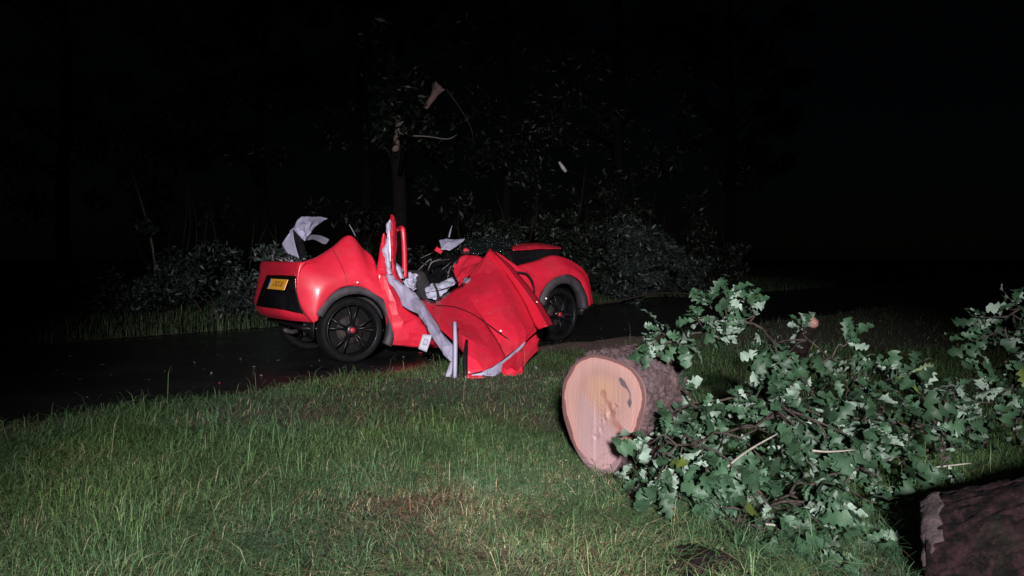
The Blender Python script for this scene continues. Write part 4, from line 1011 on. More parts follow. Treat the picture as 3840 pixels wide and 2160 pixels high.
def wheel(place, ang, cz, steer=0.0, camber=0.0, spin=0.0):
    """outer face at y=0 looking along -y, wheel width to +y"""
    T = Matrix.Translation((place.x, place.y, cz)) @ Matrix.Rotation(ang + steer, 4, 'Z') @ Matrix.Rotation(camber, 4, 'X')
    R, W = 0.325, 0.19
    prof = [(0.258, 0.012), (0.264, 0.004), (0.280, -0.003), (0.300, 0.002), (0.314, 0.016), (0.3225, 0.035), (0.325, 0.06)]
    for k in range(4):     # tread grooves
        y = 0.065 + k * 0.026
        prof += [(0.325, y), (0.317, y + 0.003), (0.317, y + 0.007), (0.325, y + 0.010)]
    prof += [(0.3225, W - 0.03), (0.305, W - 0.008), (0.28, W), (0.258, W - 0.01)]
    v, f = lathe(prof, 56, T)
    w = link_mesh("wheel", v, f, M['rubber'], car)
    rp = [(0.262, 0.002), (0.258, -0.003), (0.250, 0.004), (0.241, 0.03), (0.236, 0.08), (0.242, W - 0.02), (0.260, W - 0.012)]
    parts = [lathe(rp, 56, T)]
    for k in range(5):          # five pairs of spokes
        for sgn in (-1, 1):
            a = 2 * math.pi * k / 5 + spin + sgn * 0.20
            a2 = 2 * math.pi * k / 5 + spin + sgn * 0.11
            pts = [T @ Vector((0.035 * math.cos(a2), 0.030, 0.035 * math.sin(a2))),
                   T @ Vector((0.14 * math.cos((a + a2) / 2), 0.016, 0.14 * math.sin((a + a2) / 2))),
                   T @ Vector((0.246 * math.cos(a), 0.014, 0.246 * math.sin(a)))]
            parts.append(tube_geo(pts, [0.015, 0.0105, 0.013], 6))
    hp = [(0.0, 0.012), (0.05, 0.014), (0.062, 0.028), (0.062, 0.06)]
    parts.append(lathe(hp, 24, T))
    v, f = join_geo(parts)
    link_mesh("rim", v, f, M['rim'], w)
    v, f = lathe([(0.0, -0.006), (0.018, -0.005), (0.027, 0.001), (0.029, 0.016)], 24, T)
    link_mesh("centre_cap", v, f, M['cap_red'], w)
    v, f = lathe([(0.05, 0.085), (0.140, 0.085), (0.140, 0.105), (0.05, 0.105)], 32, T)
    link_mesh("brake_disc", v, f, M['disc'], w)
    v, f = lathe([(0.0, 0.13), (0.238, 0.13)], 32, T)
    link_mesh("wheel_back", v, f, M['rubber'], w)
    return w

wheel(rear(0.012, 0.0, 0), REAR_A, 0.325, spin=0.3)
wheel(front(0.0, 0.0, 0), FRONT_A, 0.345, spin=0.9)
wheel(rear(0.0, 1.25, 0), REAR_A, 0.325, spin=0.1)
wheel(front(0.05, 1.25, 0), FRONT_A, 0.33, spin=0.5)

def arch_ring(name, fr, c, a0, a1, r_out, r_in, skew, t_out, t_in, n=34, widen=0.0):
    """dark plastic wheel arch cladding: a curved band with a lip that turns inwards"""
    rows = []
    for k in range(n + 1):
        f = k / n
        a = math.radians(a0 + (a1 - a0) * f)
        ro = r_out * (1 + skew * math.cos(a - 0.3)) + widen * f
        ri = r_in * (1 + skew * 0.5 * math.cos(a - 0.3))
        row = []
        for rr, t in ((ro + 0.004, t_out + 0.012), (ro - 0.004, t_out - 0.004), ((ro + ri) / 2, t_out - 0.014), (ri, t_out - 0.010), (ri - 0.006, t_out + 0.01), (ri - 0.004, t_in)):
            row.append(tuple(fr(c[0] + rr * math.cos(a), t, c[1] + rr * math.sin(a))))
        rows.append(row)
    return patch(name, rows, M['cladding'], car, 1, 0.004)
arch_ring("wheel_arch_trim", rear, (0.02, 0.34), 158, -28, 0.422, 0.350, 0.0, -0.045, 0.06)
arch_ring("wheel_arch_trim", front, (0.01, 0.385), 166, 2, 0.440, 0.345, 0.0, -0.052, 0.06)
# dark liners inside the arches
for nm, fr, c in (("arch_liner", rear, (0.02, 0.34)), ("arch_liner", front, (0.01, 0.385))):
    rows = []
    for k in range(21):
        a = math.radians(190 - 200 * k / 20)
        rows.append([tuple(fr(c[0] + 0.40 * math.cos(a), t, c[1] + 0.40 * math.sin(a))) for t in (0.0, 0.12, 0.32)])
    patch(nm, rows, M['black_plastic'], car, 1, 0.004)
    V = []
    for k in range(21):
        a = math.radians(190 - 200 * k / 20)
        V.append(tuple(fr(c[0] + 0.41 * math.cos(a), 0.30, c[1] + 0.41 * math.sin(a))))
    link_mesh("arch_wall", V, [tuple(range(21))], M['black_plastic'], car, smooth=False)

# front end ------------------------------------------------------------
fender = patch("front_fender", SHEET['front_fender'], M['red'], car, 8, 0.006, crumple=0.003, freq=3.0, seed=4)
patch("far_front_fender", [r[6:] for r in SHEET['front_fender_far']], M['red'], car, 4, 0.006)
patch("engine_bay_side", SHEET['engine_side'], M['black_plastic'], car, 5, 0.01, crumple=0.01, freq=6)
hood = patch("bonnet", SHEET['hood'], M['red'], car, 7, 0.008, crumple=0.008, freq=4.0, seed=8, folds=0.004)
rows = []
for z, ds in ((0.92, 0.46), (0.82, 0.55), (0.68, 0.62), (0.52, 0.64), (0.40, 0.58)):
    rows.append([tuple(front(ds - 0.13 if k in (0, 6) else ds + 0.03 * math.sin(k), 0.06 + 1.34 * k / 6, z)) for k in range(7)])
fb = patch("front_bumper", rows, M['red'], car, 6, 0.006, crumple=0.008, freq=4)
rows = [[tuple(front(0.665, 0.35 + 0.7 * k / 4, z)) for k in range(5)] for z in (0.72, 0.6, 0.5)]
patch("grille", rows, M['black_plastic'], fb, 3, 0.01)
def car_box(name, fr, c, size, mat, bev=0.03, ang=0.0, tilt=0.0):
    p = fr(*c)
    base = REAR_A if fr is rear else FRONT_A
    v, f = box_geo(p, size, (Matrix.Rotation(base + ang, 3, 'Z') @ Matrix.Rotation(tilt, 3, 'Y')))
    return bevel(link_mesh(name, v, f, mat, car, smooth=False), bev, 3)
car_box("engine", front, (-0.1, 0.72, 0.66), (0.62, 0.8, 0.42), M['black_plastic'], 0.06)
car_box("bulkhead", front, (-0.72, 0.74, 0.66), (0.10, 1.3, 0.62), M['black_plastic'], 0.04)
gl = patch("windscreen", SHEET['windscreen'], M['glass'], car, 9, 0.006, crumple=0.035, freq=6.0, seed=3)
# crumbs of safety glass on the sheet and along the bonnet edge
parts = []
ws = np.array(SHEET['windscreen'])
for k in range(150):
    u, v = random.random() * 3, random.random() * 5
    i, j = min(int(u), 2), min(int(v), 4)
    p = ws[i, j] * (1 - u + i) * (1 - v + j) + ws[i + 1, j] * (u - i) * (1 - v + j) + ws[i, j + 1] * (1 - u + i) * (v - j) + ws[i + 1, j + 1] * (u - i) * (v - j)
    p = p + np.array([random.gauss(0, .02), random.gauss(0, .02), 0.03 + random.random() * 0.03])
    s = random.uniform(0.002, 0.006)
    parts.append(box_geo(p, (s, s, s), Euler((random.random() * 6, random.random() * 6, random.random() * 6)).to_matrix()))
v, f = join_geo(parts)
tag(link_mesh("glass_crumbs", v, f, M['crumb'], gl, smooth=False), kind='stuff')
patch("dash_trim", SHEET['dash_trim'], M['lining'], car, 2, 0.008, facet=0.008, seed=4)
tube("wiper_stalk", SHEET['spikeB'], [0.003, 0.010, 0.012], M['lining_dark'], car, 6, 3)
for sx, pos in ((0.05, (-0.845, 8.60, 1.12)), (0.05, (-0.52, 8.66, 1.11))):
    v, f = box_geo(pos, (0.085, 0.03, 0.05), Euler((0.4, 0.5, 0.3)).to_matrix())
    bevel(link_mesh("torn_bracket", v, f, M['red_torn'], car, smooth=False), 0.003, 1)

# floor, cabin ----------------------------------------------------------
rows = [[tuple(rear(-0.45, t, 0.36)) for t in (0.12, 0.7, 1.35)], [tuple(rear(0.35, t, 0.30)) for t in (0.08, 0.7, 1.4)],
        [(-0.62, 8.05, 0.2), (-1.0, 8.6, 0.2), (-1.45, 9.25, 0.24)], [tuple(front(-1.1, t, 0.22)) for t in (0.05, 0.7, 1.4)],
        [tuple(front(-0.6, t, 0.28)) for t in (0.05, 0.7, 1.4)], [tuple(front(0.45, t, 0.34)) for t in (0.1, 0.7, 1.35)]]
patch("floor_pan", rows, M['black_plastic'], car, 5, 0.03, crumple=0.01)
rows = [[tuple(rear(s, 1.42, 0.30)) for s in (0.35, 0.8, 1.2)] + [tuple(front(s, 1.42, 0.3)) for s in (-1.4, -0.9)],
        [tuple(rear(s, 1.46, 0.6)) for s in (0.35, 0.8, 1.2)] + [tuple(front(s, 1.46, 0.6)) for s in (-1.4, -0.9)],
        [tuple(rear(s, 1.45, z)) for s, z in ((0.35, 0.88), (0.8, 0.8), (1.2, 0.76))] + [tuple(front(s, 1.45, 0.86)) for s in (-1.4, -0.9)]]
patch("far_door", rows, M['black_plastic'], car, 6, 0.05, crumple=0.02, freq=4)
car_box("rear_bench", rear, (0.28, 0.75, 0.52), (0.5, 1.15, 0.24), M['seat'], 0.06)
car_box("rear_bench_back", rear, (-0.02, 0.75, 0.78), (0.16, 1.12, 0.46), M['seat'], 0.06, tilt=-0.3)
car_box("boot_sill", rear, (-0.40, 0.75, 0.93), (0.14, 1.25, 0.13), M['black_plastic'], 0.04)
car_box("front_seat", front, (-1.55, 0.45, 0.44), (0.5, 0.46, 0.22), M['seat'], 0.07)
car_box("front_seat_back", front, (-1.82, 0.46, 0.70), (0.17, 0.46, 0.42), M['seat'], 0.07, tilt=-0.5)
car_box("dashboard", front, (-0.98, 0.76, 0.82), (0.34, 1.25, 0.46), M['black_plastic'], 0.12)
# steering wheel, pushed up at an angle
T = Matrix.Translation(front(-1.22, 0.40, 0.90)) @ Matrix.Rotation(FRONT_A, 4, 'Z') @ Matrix.Rotation(math.radians(-62), 4, 'Y')
pts = [T @ Vector((0.18 * math.cos(a), 0.18 * math.sin(a), 0)) for a in np.linspace(0, 2 * math.pi, 29)]
stw = tube("steering_wheel", pts, 0.014, M['black_plastic'], car, 8)
for a in (0.3, 2.84, 4.71):
    tube("spoke", [T @ Vector((0, 0, 0)), T @ Vector((0.18 * math.cos(a), 0.18 * math.sin(a), 0))], 0.014, M['black_plastic'], stw, 6)
for k in range(9):      # torn wiring and small broken bits in the cabin
    b = Vector((random.uniform(-0.98, -0.45), random.uniform(8.2, 8.6), random.uniform(0.70, 0.95)))
    tube("torn_wire", [b, b + Vector((random.uniform(-.15, .15), 0.02, random.uniform(0.02, .16))), b + Vector((random.uniform(-.2, .2), 0.05, random.uniform(-0.05, .22)))],
         random.uniform(0.004, 0.008), M['steel' if k % 3 == 0 else 'black_plastic'], car, 5, 4)
patch("airbag", SHEET['airbag'], M['airbag'], car, 8, 0.006, crumple=0.02, freq=11, seed=1)
patch("airbag", SHEET['airbag2'], M['airbag'], car, 2, 0.006, seed=2, facet=0.014)
patch("airbag", SHEET['airbag3'], M['airbag'], car, 8, 0.006, crumple=0.010, freq=11, seed=3)
tube("seat_belt", SHEET['belt'], 0.018, M['seat'], car, 6, 4, flat=0.4)
tube("seat_belt", [(-0.92, 7.86, 0.66), (-0.82, 7.82, 0.68), (-0.72, 7.8, 0.705), (-0.62, 7.86, 0.74)], 0.009, M['seat'], car, 6, 4, flat=0.5)

# rear opening: torn interior lining ----------------------------------
patch("torn_lining", SHEET['lining_low'], M['lining'], car, 4, 0.006, seed=1, stiff=True)
patch("torn_lining", SHEET['lining_top'], M['lining'], car, 2, 0.006, seed=2, facet=0.012)
patch("torn_lining", SHEET['lining_arc'], M['lining_dark'], car, 6, 0.006, crumple=0.004, freq=6, seed=3)
patch("black_shard", SHEET['black_shard'], M['black_plastic'], car, 5, 0.008)
tube("trim_shard", SHEET['spikeA'], [0.012, 0.016, 0.012], M['lining_dark'], car, 6, 3, flat=0.4)
for k in range(16):
    b = rear(-0.46 + random.uniform(-.03, .06), random.uniform(0.45, 1.25), 1.0)
    e = b + Vector((random.uniform(-.08, .08), 0, random.uniform(0.02, 0.15)))
    tube("torn_clip", [b, (b + e) / 2 + Vector((random.uniform(-.03, .03), 0, 0)), e], [0.012, 0.010, 0.004], M['black_plastic' if k % 5 else 'steel'], car, 5)
v, f = box_geo(rear(-0.47, 0.42, 1.0), (0.03, 0.12, 0.035), Matrix.Rotation(REAR_A, 3, 'Z'))
bevel(link_mesh("boot_latch", v, f, M['lining_dark'], car, smooth=False), 0.01)

# B pillar and cut posts ----------------------------------------------
patch("door_pillar", SHEET['pillar'], M['red_torn'], car, 2, 0.008, seed=6, facet=0.003)
patch("pillar_sheet", SHEET['pillar_sheet'], M['red_torn'], car, 2, 0.006, seed=7, facet=0.003)
patch("pillar_lining", SHEET['pillar_lining'], M['airbag'], car, 6, 0.006, crumple=0.016, freq=14, seed=8, ragged=0.7)
tube("pillar_bolt", [(-1.21, 7.36, 1.30), (-1.20, 7.34, 1.12), (-1.195, 7.33, 1.0)], [0.006, 0.010, 0.006], M['pale_bit'], car, 5)
tube("cut_post", SHEET['post'], [0.016, 0.024, 0.028, 0.027, 0.027, 0.028, 0.03], M['red'], car, 8, 4)

# the folded-out door --------------------------------------------------
door = patch("crumpled_door", SHEET['door_crumple'], M['red_torn'], car, 1, 0.006, seed=9, facet=0.010)
skin = patch("door_skin", SHEET['door_skin'], M['red_torn'], car, 2, 0.006, seed=10, facet=0.0025)
edge = patch("door_edge", SHEET['door_edge'], M['red'], car, 4, 0.008, seed=11, stiff=True)
upper = patch("door_upper", SHEET['upper_door'], M['red_torn'], car, 2, 0.006, seed=12, facet=0.014)
patch("door_lower_lip", SHEET['lip_left'], M['red_torn'], car, 2, 0.006, seed=13, facet=0.012)
patch("door_lower_lip", SHEET['lip_right'], M['red_torn'], car, 2, 0.006, seed=14, facet=0.014)
patch("door_seam_trim", SHEET['seam_trim'], M['lining'], car, 2, 0.004, seed=15, facet=0.008)
patch("door_handle", SHEET['door_handle'], M['lining_dark'], car, 5, 0.02, crumple=0.006, freq=12)
tube("door_moulding", lay_on(SHEET['moulding'], (door, skin)), 0.008, M['black_plastic'], car, 6, 1)
tube("door_gap", lay_on(SHEET['door_gap'], (door, skin, upper)), 0.004, M['black_plastic'], car, 5, 1)
tube("edge_groove", lay_on(SHEET['edge_groove'], (edge,)), 0.004, M['black_plastic'], car, 5, 1)
tube("door_seal", SHEET['seal'], 0.012, M['black_plastic'], car, 6, 4)
tube("panel_gap", lay_on(SHEET['quarter_seam'], (quarter,)), 0.0035, M['black_plastic'], car, 5, 1)
tube("panel_gap", lay_on(SHEET['fender_gap'], (fender,)), 0.003, M['black_plastic'], car, 5, 1)
tube("edge_gap", [(-0.39, 6.38, 0.33), (-0.395, 6.28, 0.22), (-0.39, 6.2, 0.12), (-0.385, 6.14, 0.02)], [0.012, 0.022, 0.024, 0.02], M['black_plastic'], car, 6, 3)
for p in ((0.245, 7.32, 0.60), (-0.10, 6.58, 0.39), (0.34, 7.42, 0.63), (-0.66, 8.05, 0.73), (-1.48, 7.13, 0.80)):
    v, f = box_geo(p, (0.016, 0.004, 0.012), Euler((random.random(), random.random(), random.random())).to_matrix())
    link_mesh("pale_fleck", v, f, M['pale_bit'], car, smooth=False)  # pale bits; the one on the quarter panel is a white glint made solid

# grey trim strips hanging out of the doorway -------------------------
strip = patch("hanging_trim_strip", SHEET['grey_strip'], M['lining'], car, 2, 0.006, seed=16, facet=0.006)
patch("trim_tail", SHEET['grey_tail'], M['lining'], car, 4, 0.006, seed=17, stiff=True)
patch("trim_bar", SHEET['grey_bar'], M['lining'], car, 1, 0.004, linear=True)
tg = patch("hanging_label", SHEET['tag'], M['label_paper'], car, 3, 0.004)
patch("printed_square", SHEET['tag_print'], M['label_print'], tg, 2, 0.002)
tube("label_cord", [(-0.78, 6.75, 0.42), (-0.76, 6.68, 0.36), (-0.745, 6.61, 0.305)], 0.006, M['black_plastic'], car, 5)
# bent rear axle tube and exhaust under the bumper
tube("exhaust_pipe", SHEET['exhaust'], 0.024, M['steel'], car, 8, 4)
tube("rear_axle", [rear(-0.02, 0.15, 0.31), rear(-0.05, 0.7, 0.33), rear(-0.02, 1.2, 0.31)], 0.035, M['black_plastic'], car, 8, 3)

# ------------------------------------------------------------------ sawn logs
def log_obj(name, base, face_dir, outline, length, label, seed, mat, grow=1.0, pith=(0.0, 0.43), face=True, ridge=0.02, rise=0.0):
    """outline: closed loop of (across, up) in the sawn face; the log runs away from the face"""
    root = empty(name, base)
    tag(root, label, "log")
    n_ = Vector((face_dir[0], face_dir[1], 0)).normalized()     # points out of the face
    u_ = Vector((-n_.y, n_.x, 0))
    P = np.array(outline, float)
    m = 220
    P = cr(np.concatenate([P, P[:1]]), np.linspace(0, len(P), m, endpoint=False))
    b = Vector(base)
    # bark
    V, F = [], []
    rings = 60
    cx, cz = P[:, 0].mean(), P[:, 1].mean()
    for r in range(rings + 1):
        f = r / rings
        dist = length * f
        k = 1 + (grow - 1) * f
        for j, (a, z) in enumerate(P):
            a2, z2 = cx + (a - cx) * k, cz + (z - cz) * k
            d = Vector((a2 - cx, 0, z2 - cz)).normalized()
            q = Vector((a2 * 9.0 + seed, dist * 5.5, z2 * 9.0))
            dis = ridge * (1 - 2 * abs(noise.noise(q * 3.2))) + 0.4 * ridge * noise.noise(q * 9) + 0.6 * ridge * noise.noise(q * 1.1)
            edge = min(1.0, r / 2.0)
            if r >= rings - 2:
                dis += 0.03 * noise.noise(q * 5)
            w = b + u_ * (a2 + d.x * dis * edge) - n_ * (dist + (0.05 * noise.noise(Vector((a * 8, z * 8, seed))) if r >= rings - 1 else 0)) + Vector((0, 0, z2 + d.z * dis * edge + rise * dist))
            V.append(tuple(w))
    for r in range(rings):
        for j in range(m):
            j2 = (j + 1) % m
            F.append((r * m + j, r * m + j2, (r + 1) * m + j2, (r + 1) * m + j))
    F.append(tuple(rings * m + j for j in range(m)))
    if not face:
        F.append(tuple(range(m - 1, -1, -1)))
    link_mesh("bark", V, F, mat, root)
    if face:
        V, F, rad, flat = [], [], [], []
        fr = 70
        for r in range(fr + 1):
            f = r / fr
            for j, (a, z) in enumerate(P):
                A, Zz = pith[0] + (a - pith[0]) * f, pith[1] + (z - pith[1]) * f
                # two saw cuts meet in a torn hinge: the lower cut sits a little deeper
                side = (A - (-0.05)) * 0.80 + (0.42 - Zz) * 0.50 - 0.10
                hinge = math.exp(-((side - 0.02) / 0.016) ** 2) if 0.17 < Zz < 0.36 else 0.0
                step = 0.003 / (1 + math.exp(-(0.30 - Zz - 0.9 * A) / 0.02)) if A > -0.05 else 0.0
                dep = -0.006 + step * -1.0 + 0.010 * hinge * noise.noise(Vector((A * 40, Zz * 40, 0))) + 0.0004 * noise.noise(Vector((A * 90, Zz * 8, 3)))
                if r == fr:
                    dep = -0.012
                V.append(tuple(b + u_ * A + n_ * (dep + 0.012) + Vector((0, 0, Zz))))
                rad.append(f)
                flat.append((A, Zz))
        for r in range(fr):
            for j in range(m):
                j2 = (j + 1) % m
                F.append((r * m + j, r * m + j2, (r + 1) * m + j2, (r + 1) * m + j))
        fo_ = link_mesh("sawn_face", V, F, M['sawn'], root)
        at = fo_.data.attributes.new("Rad", 'FLOAT', 'POINT')
        at.data.foreach_set("value", rad)
        # torn hinge fibres and the rotten crack beside the heart, as stains in the wood itself
        hinge_line = [(0.000, 0.40), (0.012, 0.375), (0.045, 0.335), (0.062, 0.275), (0.10, 0.232), (0.145, 0.215), (0.182, 0.225)]
        crack_line = [(0.090, 0.475, .007), (0.105, 0.458, .012), (0.128, 0.436, .004), (0.142, 0.412, .004), (0.141, 0.392, .003), (0.138, 0.374, .010), (0.140, 0.352, .003)]
        def seg(p, l):
            best = (9, 0)
            for q0, q1 in zip(l, l[1:]):
                d0, d1 = (q1[0] - q0[0], q1[1] - q0[1]), (p[0] - q0[0], p[1] - q0[1])
                t = max(0, min(1, (d0[0] * d1[0] + d0[1] * d1[1]) / (d0[0] ** 2 + d0[1] ** 2)))
                dist = math.hypot(d1[0] - d0[0] * t, d1[1] - d0[1] * t)
                w = q0[2] * (1 - t) + q1[2] * t if len(q0) > 2 else 0
                if dist - w < best[0] - best[1]:
                    best = (dist, w)
            return best
        low, torn_, rot = [], [], []
        for A, Zz in flat:
            w = 0.012 * noise.noise(Vector((A * 25, Zz * 25, 1)))
            dist = seg((A, Zz), hinge_line)[0]
            torn_.append(0.85 * max(0.0, min(1.0, (0.020 + w - dist) / 0.010)) * (0.8 + 0.4 * noise.noise(Vector((A * 70, Zz * 30, 4)))))
            dist, ww = seg((A, Zz), crack_line)
            rot.append(max(0.0, min(1.0, (ww + 0.003 - dist + 0.3 * w) / 0.004)))
            low.append(0.45 * max(0.0, min(1.0, (0.30 - Zz - 0.9 * A) / 0.05)) * max(0.0, min(1.0, (A + 0.16) / 0.05)))
        for an, vals in (("Low", low), ("Torn", torn_), ("Rot", rot)):
            at = fo_.data.attributes.new(an, 'FLOAT', 'POINT')
            at.data.foreach_set("value", [max(0.0, min(1.0, v)) for v in vals])
    return root

M['torn_rim'] = plain("torn_bark_rim", (0.010, 0.005, 0.006), (0.034, 0.018, 0.021), 40, 0.85, 0.6, 90)
M['rot'] = plain("rotten_wood", (0.05, 0.03, 0.032), (0.14, 0.085, 0.085), 60, 0.9, 0.5, 90)
M['torn_hinge'] = plain("torn_hinge_wood", (0.20, 0.085, 0.070), (0.33, 0.165, 0.145), 60, 0.75, 0.6, 90)
OUT = [(-0.245, 0.351), (-0.238, 0.416), (-0.205, 0.479), (-0.154, 0.538), (-0.078, 0.571), (-0.004, 0.575), (0.069, 0.561), (0.139, 0.54), (0.185, 0.504), (0.214, 0.458),
       (0.223, 0.399), (0.215, 0.338), (0.198, 0.28), (0.176, 0.228), (0.14, 0.192), (0.107, 0.139), (0.084, 0.083), (0.048, 0.03), (0.012, 0.002), (-0.025, -0.005),
       (-0.075, 0.023), (-0.132, 0.065), (-0.178, 0.127), (-0.211, 0.193), (-0.238, 0.27)]
log_obj("sawn_log", (0.432, 3.455, 0.012), (-0.643, -0.766), OUT, 0.40, "thick oak log with its pinkish sawn end facing the camera", 3.0, M['bark'], grow=0.96)

# the second, darker log close to the camera: runs out of the picture to the right
rad2 = [(0.27 * math.cos(a) * (1 + 0.05 * math.sin(3 * a)), 0.0 + 0.25 * math.sin(a) * (1 + 0.04 * math.cos(2 * a))) for a in np.linspace(0, 2 * math.pi, 24, endpoint=False)]
mossy = log_obj("mossy_log", (1.34, 2.40, 0.0), (-0.90, 0.43), rad2, 1.3, "dark mossy log with a ragged pale bark edge at the bottom right corner", 8.0, M['bark_dark'], grow=1.08, pith=(0, 0.0), ridge=0.014, face=False, rise=0.36)
rim = []
for k in range(9):
    a = math.radians(150 - 75 * k / 8)
    ux2, n2 = Vector((-0.43, -0.90, 0)), Vector((-0.90, 0.43, 0))
    row = []
    for dd, rr in ((0.010, 0.97), (-0.015, 1.03), (-0.035 - 0.03 * random.random(), 1.02)):
        row.append(tuple(Vector((1.34, 2.40, 0.0)) - ux2 * (0.27 * math.cos(a) * rr) + n2 * dd + Vector((0, 0, 0.25 * math.sin(a) * rr + 0.36 * -dd))))
    rim.append(row)
patch("torn_bark_edge", rim, M['torn_rim'], mossy, 4, 0.006, crumple=0.012, freq=22)
# low slab of bark in the grass at the bottom edge
slab = []
for i in range(6):
    row = []
    for j in range(7):
        x = 0.46 + 0.31 * j / 6 + 0.02 * math.sin(i * 2 + j)
        y = 2.20 + 0.30 * i / 5 + 0.025 * math.sin(j * 1.7 + i)
        row.append((x, y, 0.02 + 0.075 * math.sin(math.pi * (j + 0.3) / 6.6) * math.sin(math.pi * (i + 0.5) / 6.0)))
    slab.append(row)
sl = patch("bark_slab", slab, M['bark_dark'], None, 6, 0.02, crumple=0.014, freq=14, seed=3)
tag(sl, "flat purplish brown bark slab lying in the grass at the bottom edge", "bark slab")

# short sawn branch butt standing up behind the leaves
butt = empty("branch_butt", (2.5, 6.2, 0)); tag(butt, "short dark branch with a reddish sawn tip standing behind the oak leaves", "branch")
tube("branch", [(2.28, 6.2, -0.03), (2.33, 6.1, 0.2), (2.38, 6.05, 0.40), (2.41, 6.0, 0.50)], [0.09, 0.08, 0.065, 0.05], M['bark_dark'], butt, 12, 3, jitter=0.1)
tube("sawn_tip", [(2.408, 6.002, 0.495), (2.425, 5.985, 0.525), (2.44, 5.97, 0.545)], [0.048, 0.052, 0.030], M['torn_hinge'], butt, 12)

# sawdust flakes on the grass round the log and on the road edge
def flakes():
    n = 900
    k = rng.random(n) < 0.5
    x = np.where(k, rng.normal(0.45, 0.35, n), rng.normal(0.95, 0.55, n)); y = np.where(k, rng.normal(3.25, 0.25, n), rng.normal(8.1, 0.5, n))
    z = verge_h(x, y) + 0.012 + 0.04 * rng.random(n) * k
    a = rng.normal(0, 1, (n, 3)); a[:, 2] *= 0.4; a /= np.linalg.norm(a, axis=1, keepdims=True)
    b = np.cross(a, rng.normal(0, 1, (n, 3))); b /= np.linalg.norm(b, axis=1, keepdims=True)
    s = (0.002 + 0.005 * rng.random(n))[:, None]
    P = np.stack([x, y, z], 1)
    V = np.stack([P - a * s, P + b * s * .5, P + a * s, P - b * s * .5], 1)
    c = np.array([0.24, 0.16, 0.12]) * (0.4 + 0.7 * rng.random((n, 1)))
    o = big_mesh("sawdust", V.reshape(-1, 3), [(np.arange(n) * 4)[:, None] + np.array([[0, 1, 2, 3]])], M['flake'], np.repeat(c, 4, axis=0))
    tag(o, "pale sawdust flakes strewn round the log and the road edge", "sawdust", kind='stuff')
flakes()
def road_litter():
    n = 700
    p = rng.uniform(-1.0, 12.0, n); q = rng.random(n) ** 1.3 * 4.6
    x, y = from_pq(p, q)
    z = np.full(n, 0.006)
    ang = rng.uniform(0, 6.28, n); s = (0.006 + 0.022 * rng.random(n) ** 2)[:, None]
    a = np.stack([np.cos(ang), np.sin(ang), 0.2 * rng.random(n)], 1); b = np.stack([-np.sin(ang), np.cos(ang), 0.3 * rng.random(n)], 1)
    P = np.stack([x, y, z], 1)
    V = np.stack([P - a * s, P + b * s * .35, P + a * s, P - b * s * .35], 1)
    c = np.array([0.16, 0.14, 0.09]) * (0.3 + 1.0 * rng.random((n, 1)))
    o = big_mesh("leaf_litter", V.reshape(-1, 3), [(np.arange(n) * 4)[:, None] + np.array([[0, 1, 2, 3]])], M['flake'], np.repeat(c, 4, axis=0))
    tag(o, "small leaf scraps and twig bits strewn over the wet road", "litter", kind='stuff')
road_litter()

def shards():
    parts, n = [], 90
    for k in range(n):
        p = random.uniform(2.6, 7.4); q = random.gauss(0.4, 0.7)
        x, y = from_pq(p, q)
        z = float(verge_h(np.array([x]), np.array([y]))[0]) + 0.012 if q < 0 else 0.010
        s_ = random.uniform(0.006, 0.022)
        parts.append(box_geo((x, y, z), (s_ * random.uniform(0.8, 2.2), s_, 0.003), Euler((random.gauss(0, .4), random.gauss(0, .4), random.random() * 6)).to_matrix()))
    for nm, mt, sel, lab in (("glass_shards", 'crumb', parts[:18], "pale broken glass bits scattered on the road round the wreck"),
                             ("plastic_shards", 'lining_dark', parts[45:75], "grey plastic splinters scattered on the road round the wreck"),
                             ("paint_shards", 'red_torn', parts[84:], "small red body shards scattered beside the wreck")):
        v, f = join_geo(sel)
        tag(link_mesh(nm, v, f, M[mt], smooth=False), lab, "debris", kind='stuff')
shards()

# ------------------------------------------------------------------ felled oak branches with leaves
def oak_leaf_mesh(k):
    r = random.Random(k)
    us = [0.0, 0.07, 0.13, 0.19, 0.25, 0.31, 0.37, 0.43, 0.49, 0.55, 0.61, 0.67, 0.73, 0.79, 0.85, 0.91, 0.96, 1.0]
    base = [0.012, 0.045, 0.06, 0.12, 0.155, 0.07, 0.10, 0.215, 0.25, 0.10, 0.13, 0.29, 0.315, 0.13, 0.165, 0.245, 0.17, 0.04]
    L = 1.0
    V, F = [], []
    droop = r.uniform(0.1, 0.9); fold = r.uniform(0.05, 0.55); wav = r.uniform(0.02, 0.08)
    ph = r.uniform(0, 6)
    sh = r.uniform(-0.03, 0.03)
    for i, u in enumerate(us):
        zc = -droop * u * u * 0.5 + 0.05 * math.sin(3 * u)
        y0 = u
        V.append((0, y0, zc))
        for sgn in (-1, 1):
            uu = max(0, min(1, u + sgn * sh))
            w = float(np.interp(uu, us, base)) * r.uniform(0.9, 1.12)
            w *= 1.0
            V.append((sgn * w, y0 + 0.10 * w + 0.02 * sgn, zc + fold * w + wav * math.sin(14 * u + ph + sgn)))
    # stalk
    for i in range(len(us) - 1):
        a = i * 3
        F.append((a, a + 3, a + 4, a + 1))
        F.append((a, a + 2, a + 5, a + 3))
    n0 = len(V)
    V += [(-0.008, 0.01, 0.0), (0.008, 0.01, 0.0), (0.004, -0.12, -0.02), (-0.004, -0.12, -0.02)]
    F.append((n0, n0 + 3, n0 + 2, n0 + 1))
    me = bpy.data.meshes.new("oak_leaf")
    me.from_pydata(V, [], F)
    me.polygons.foreach_set("use_smooth", [True] * len(me.polygons))
    # faces look up (+z): the paler side is the underside
    bm = bmesh.new(); bm.from_mesh(me)
    bm.normal_update()
    if sum(f.normal.z for f in bm.faces) < 0:
        for f in bm.faces:
            f.normal_flip()
    bm.to_mesh(me); bm.free()
    return me
LEAVES = []
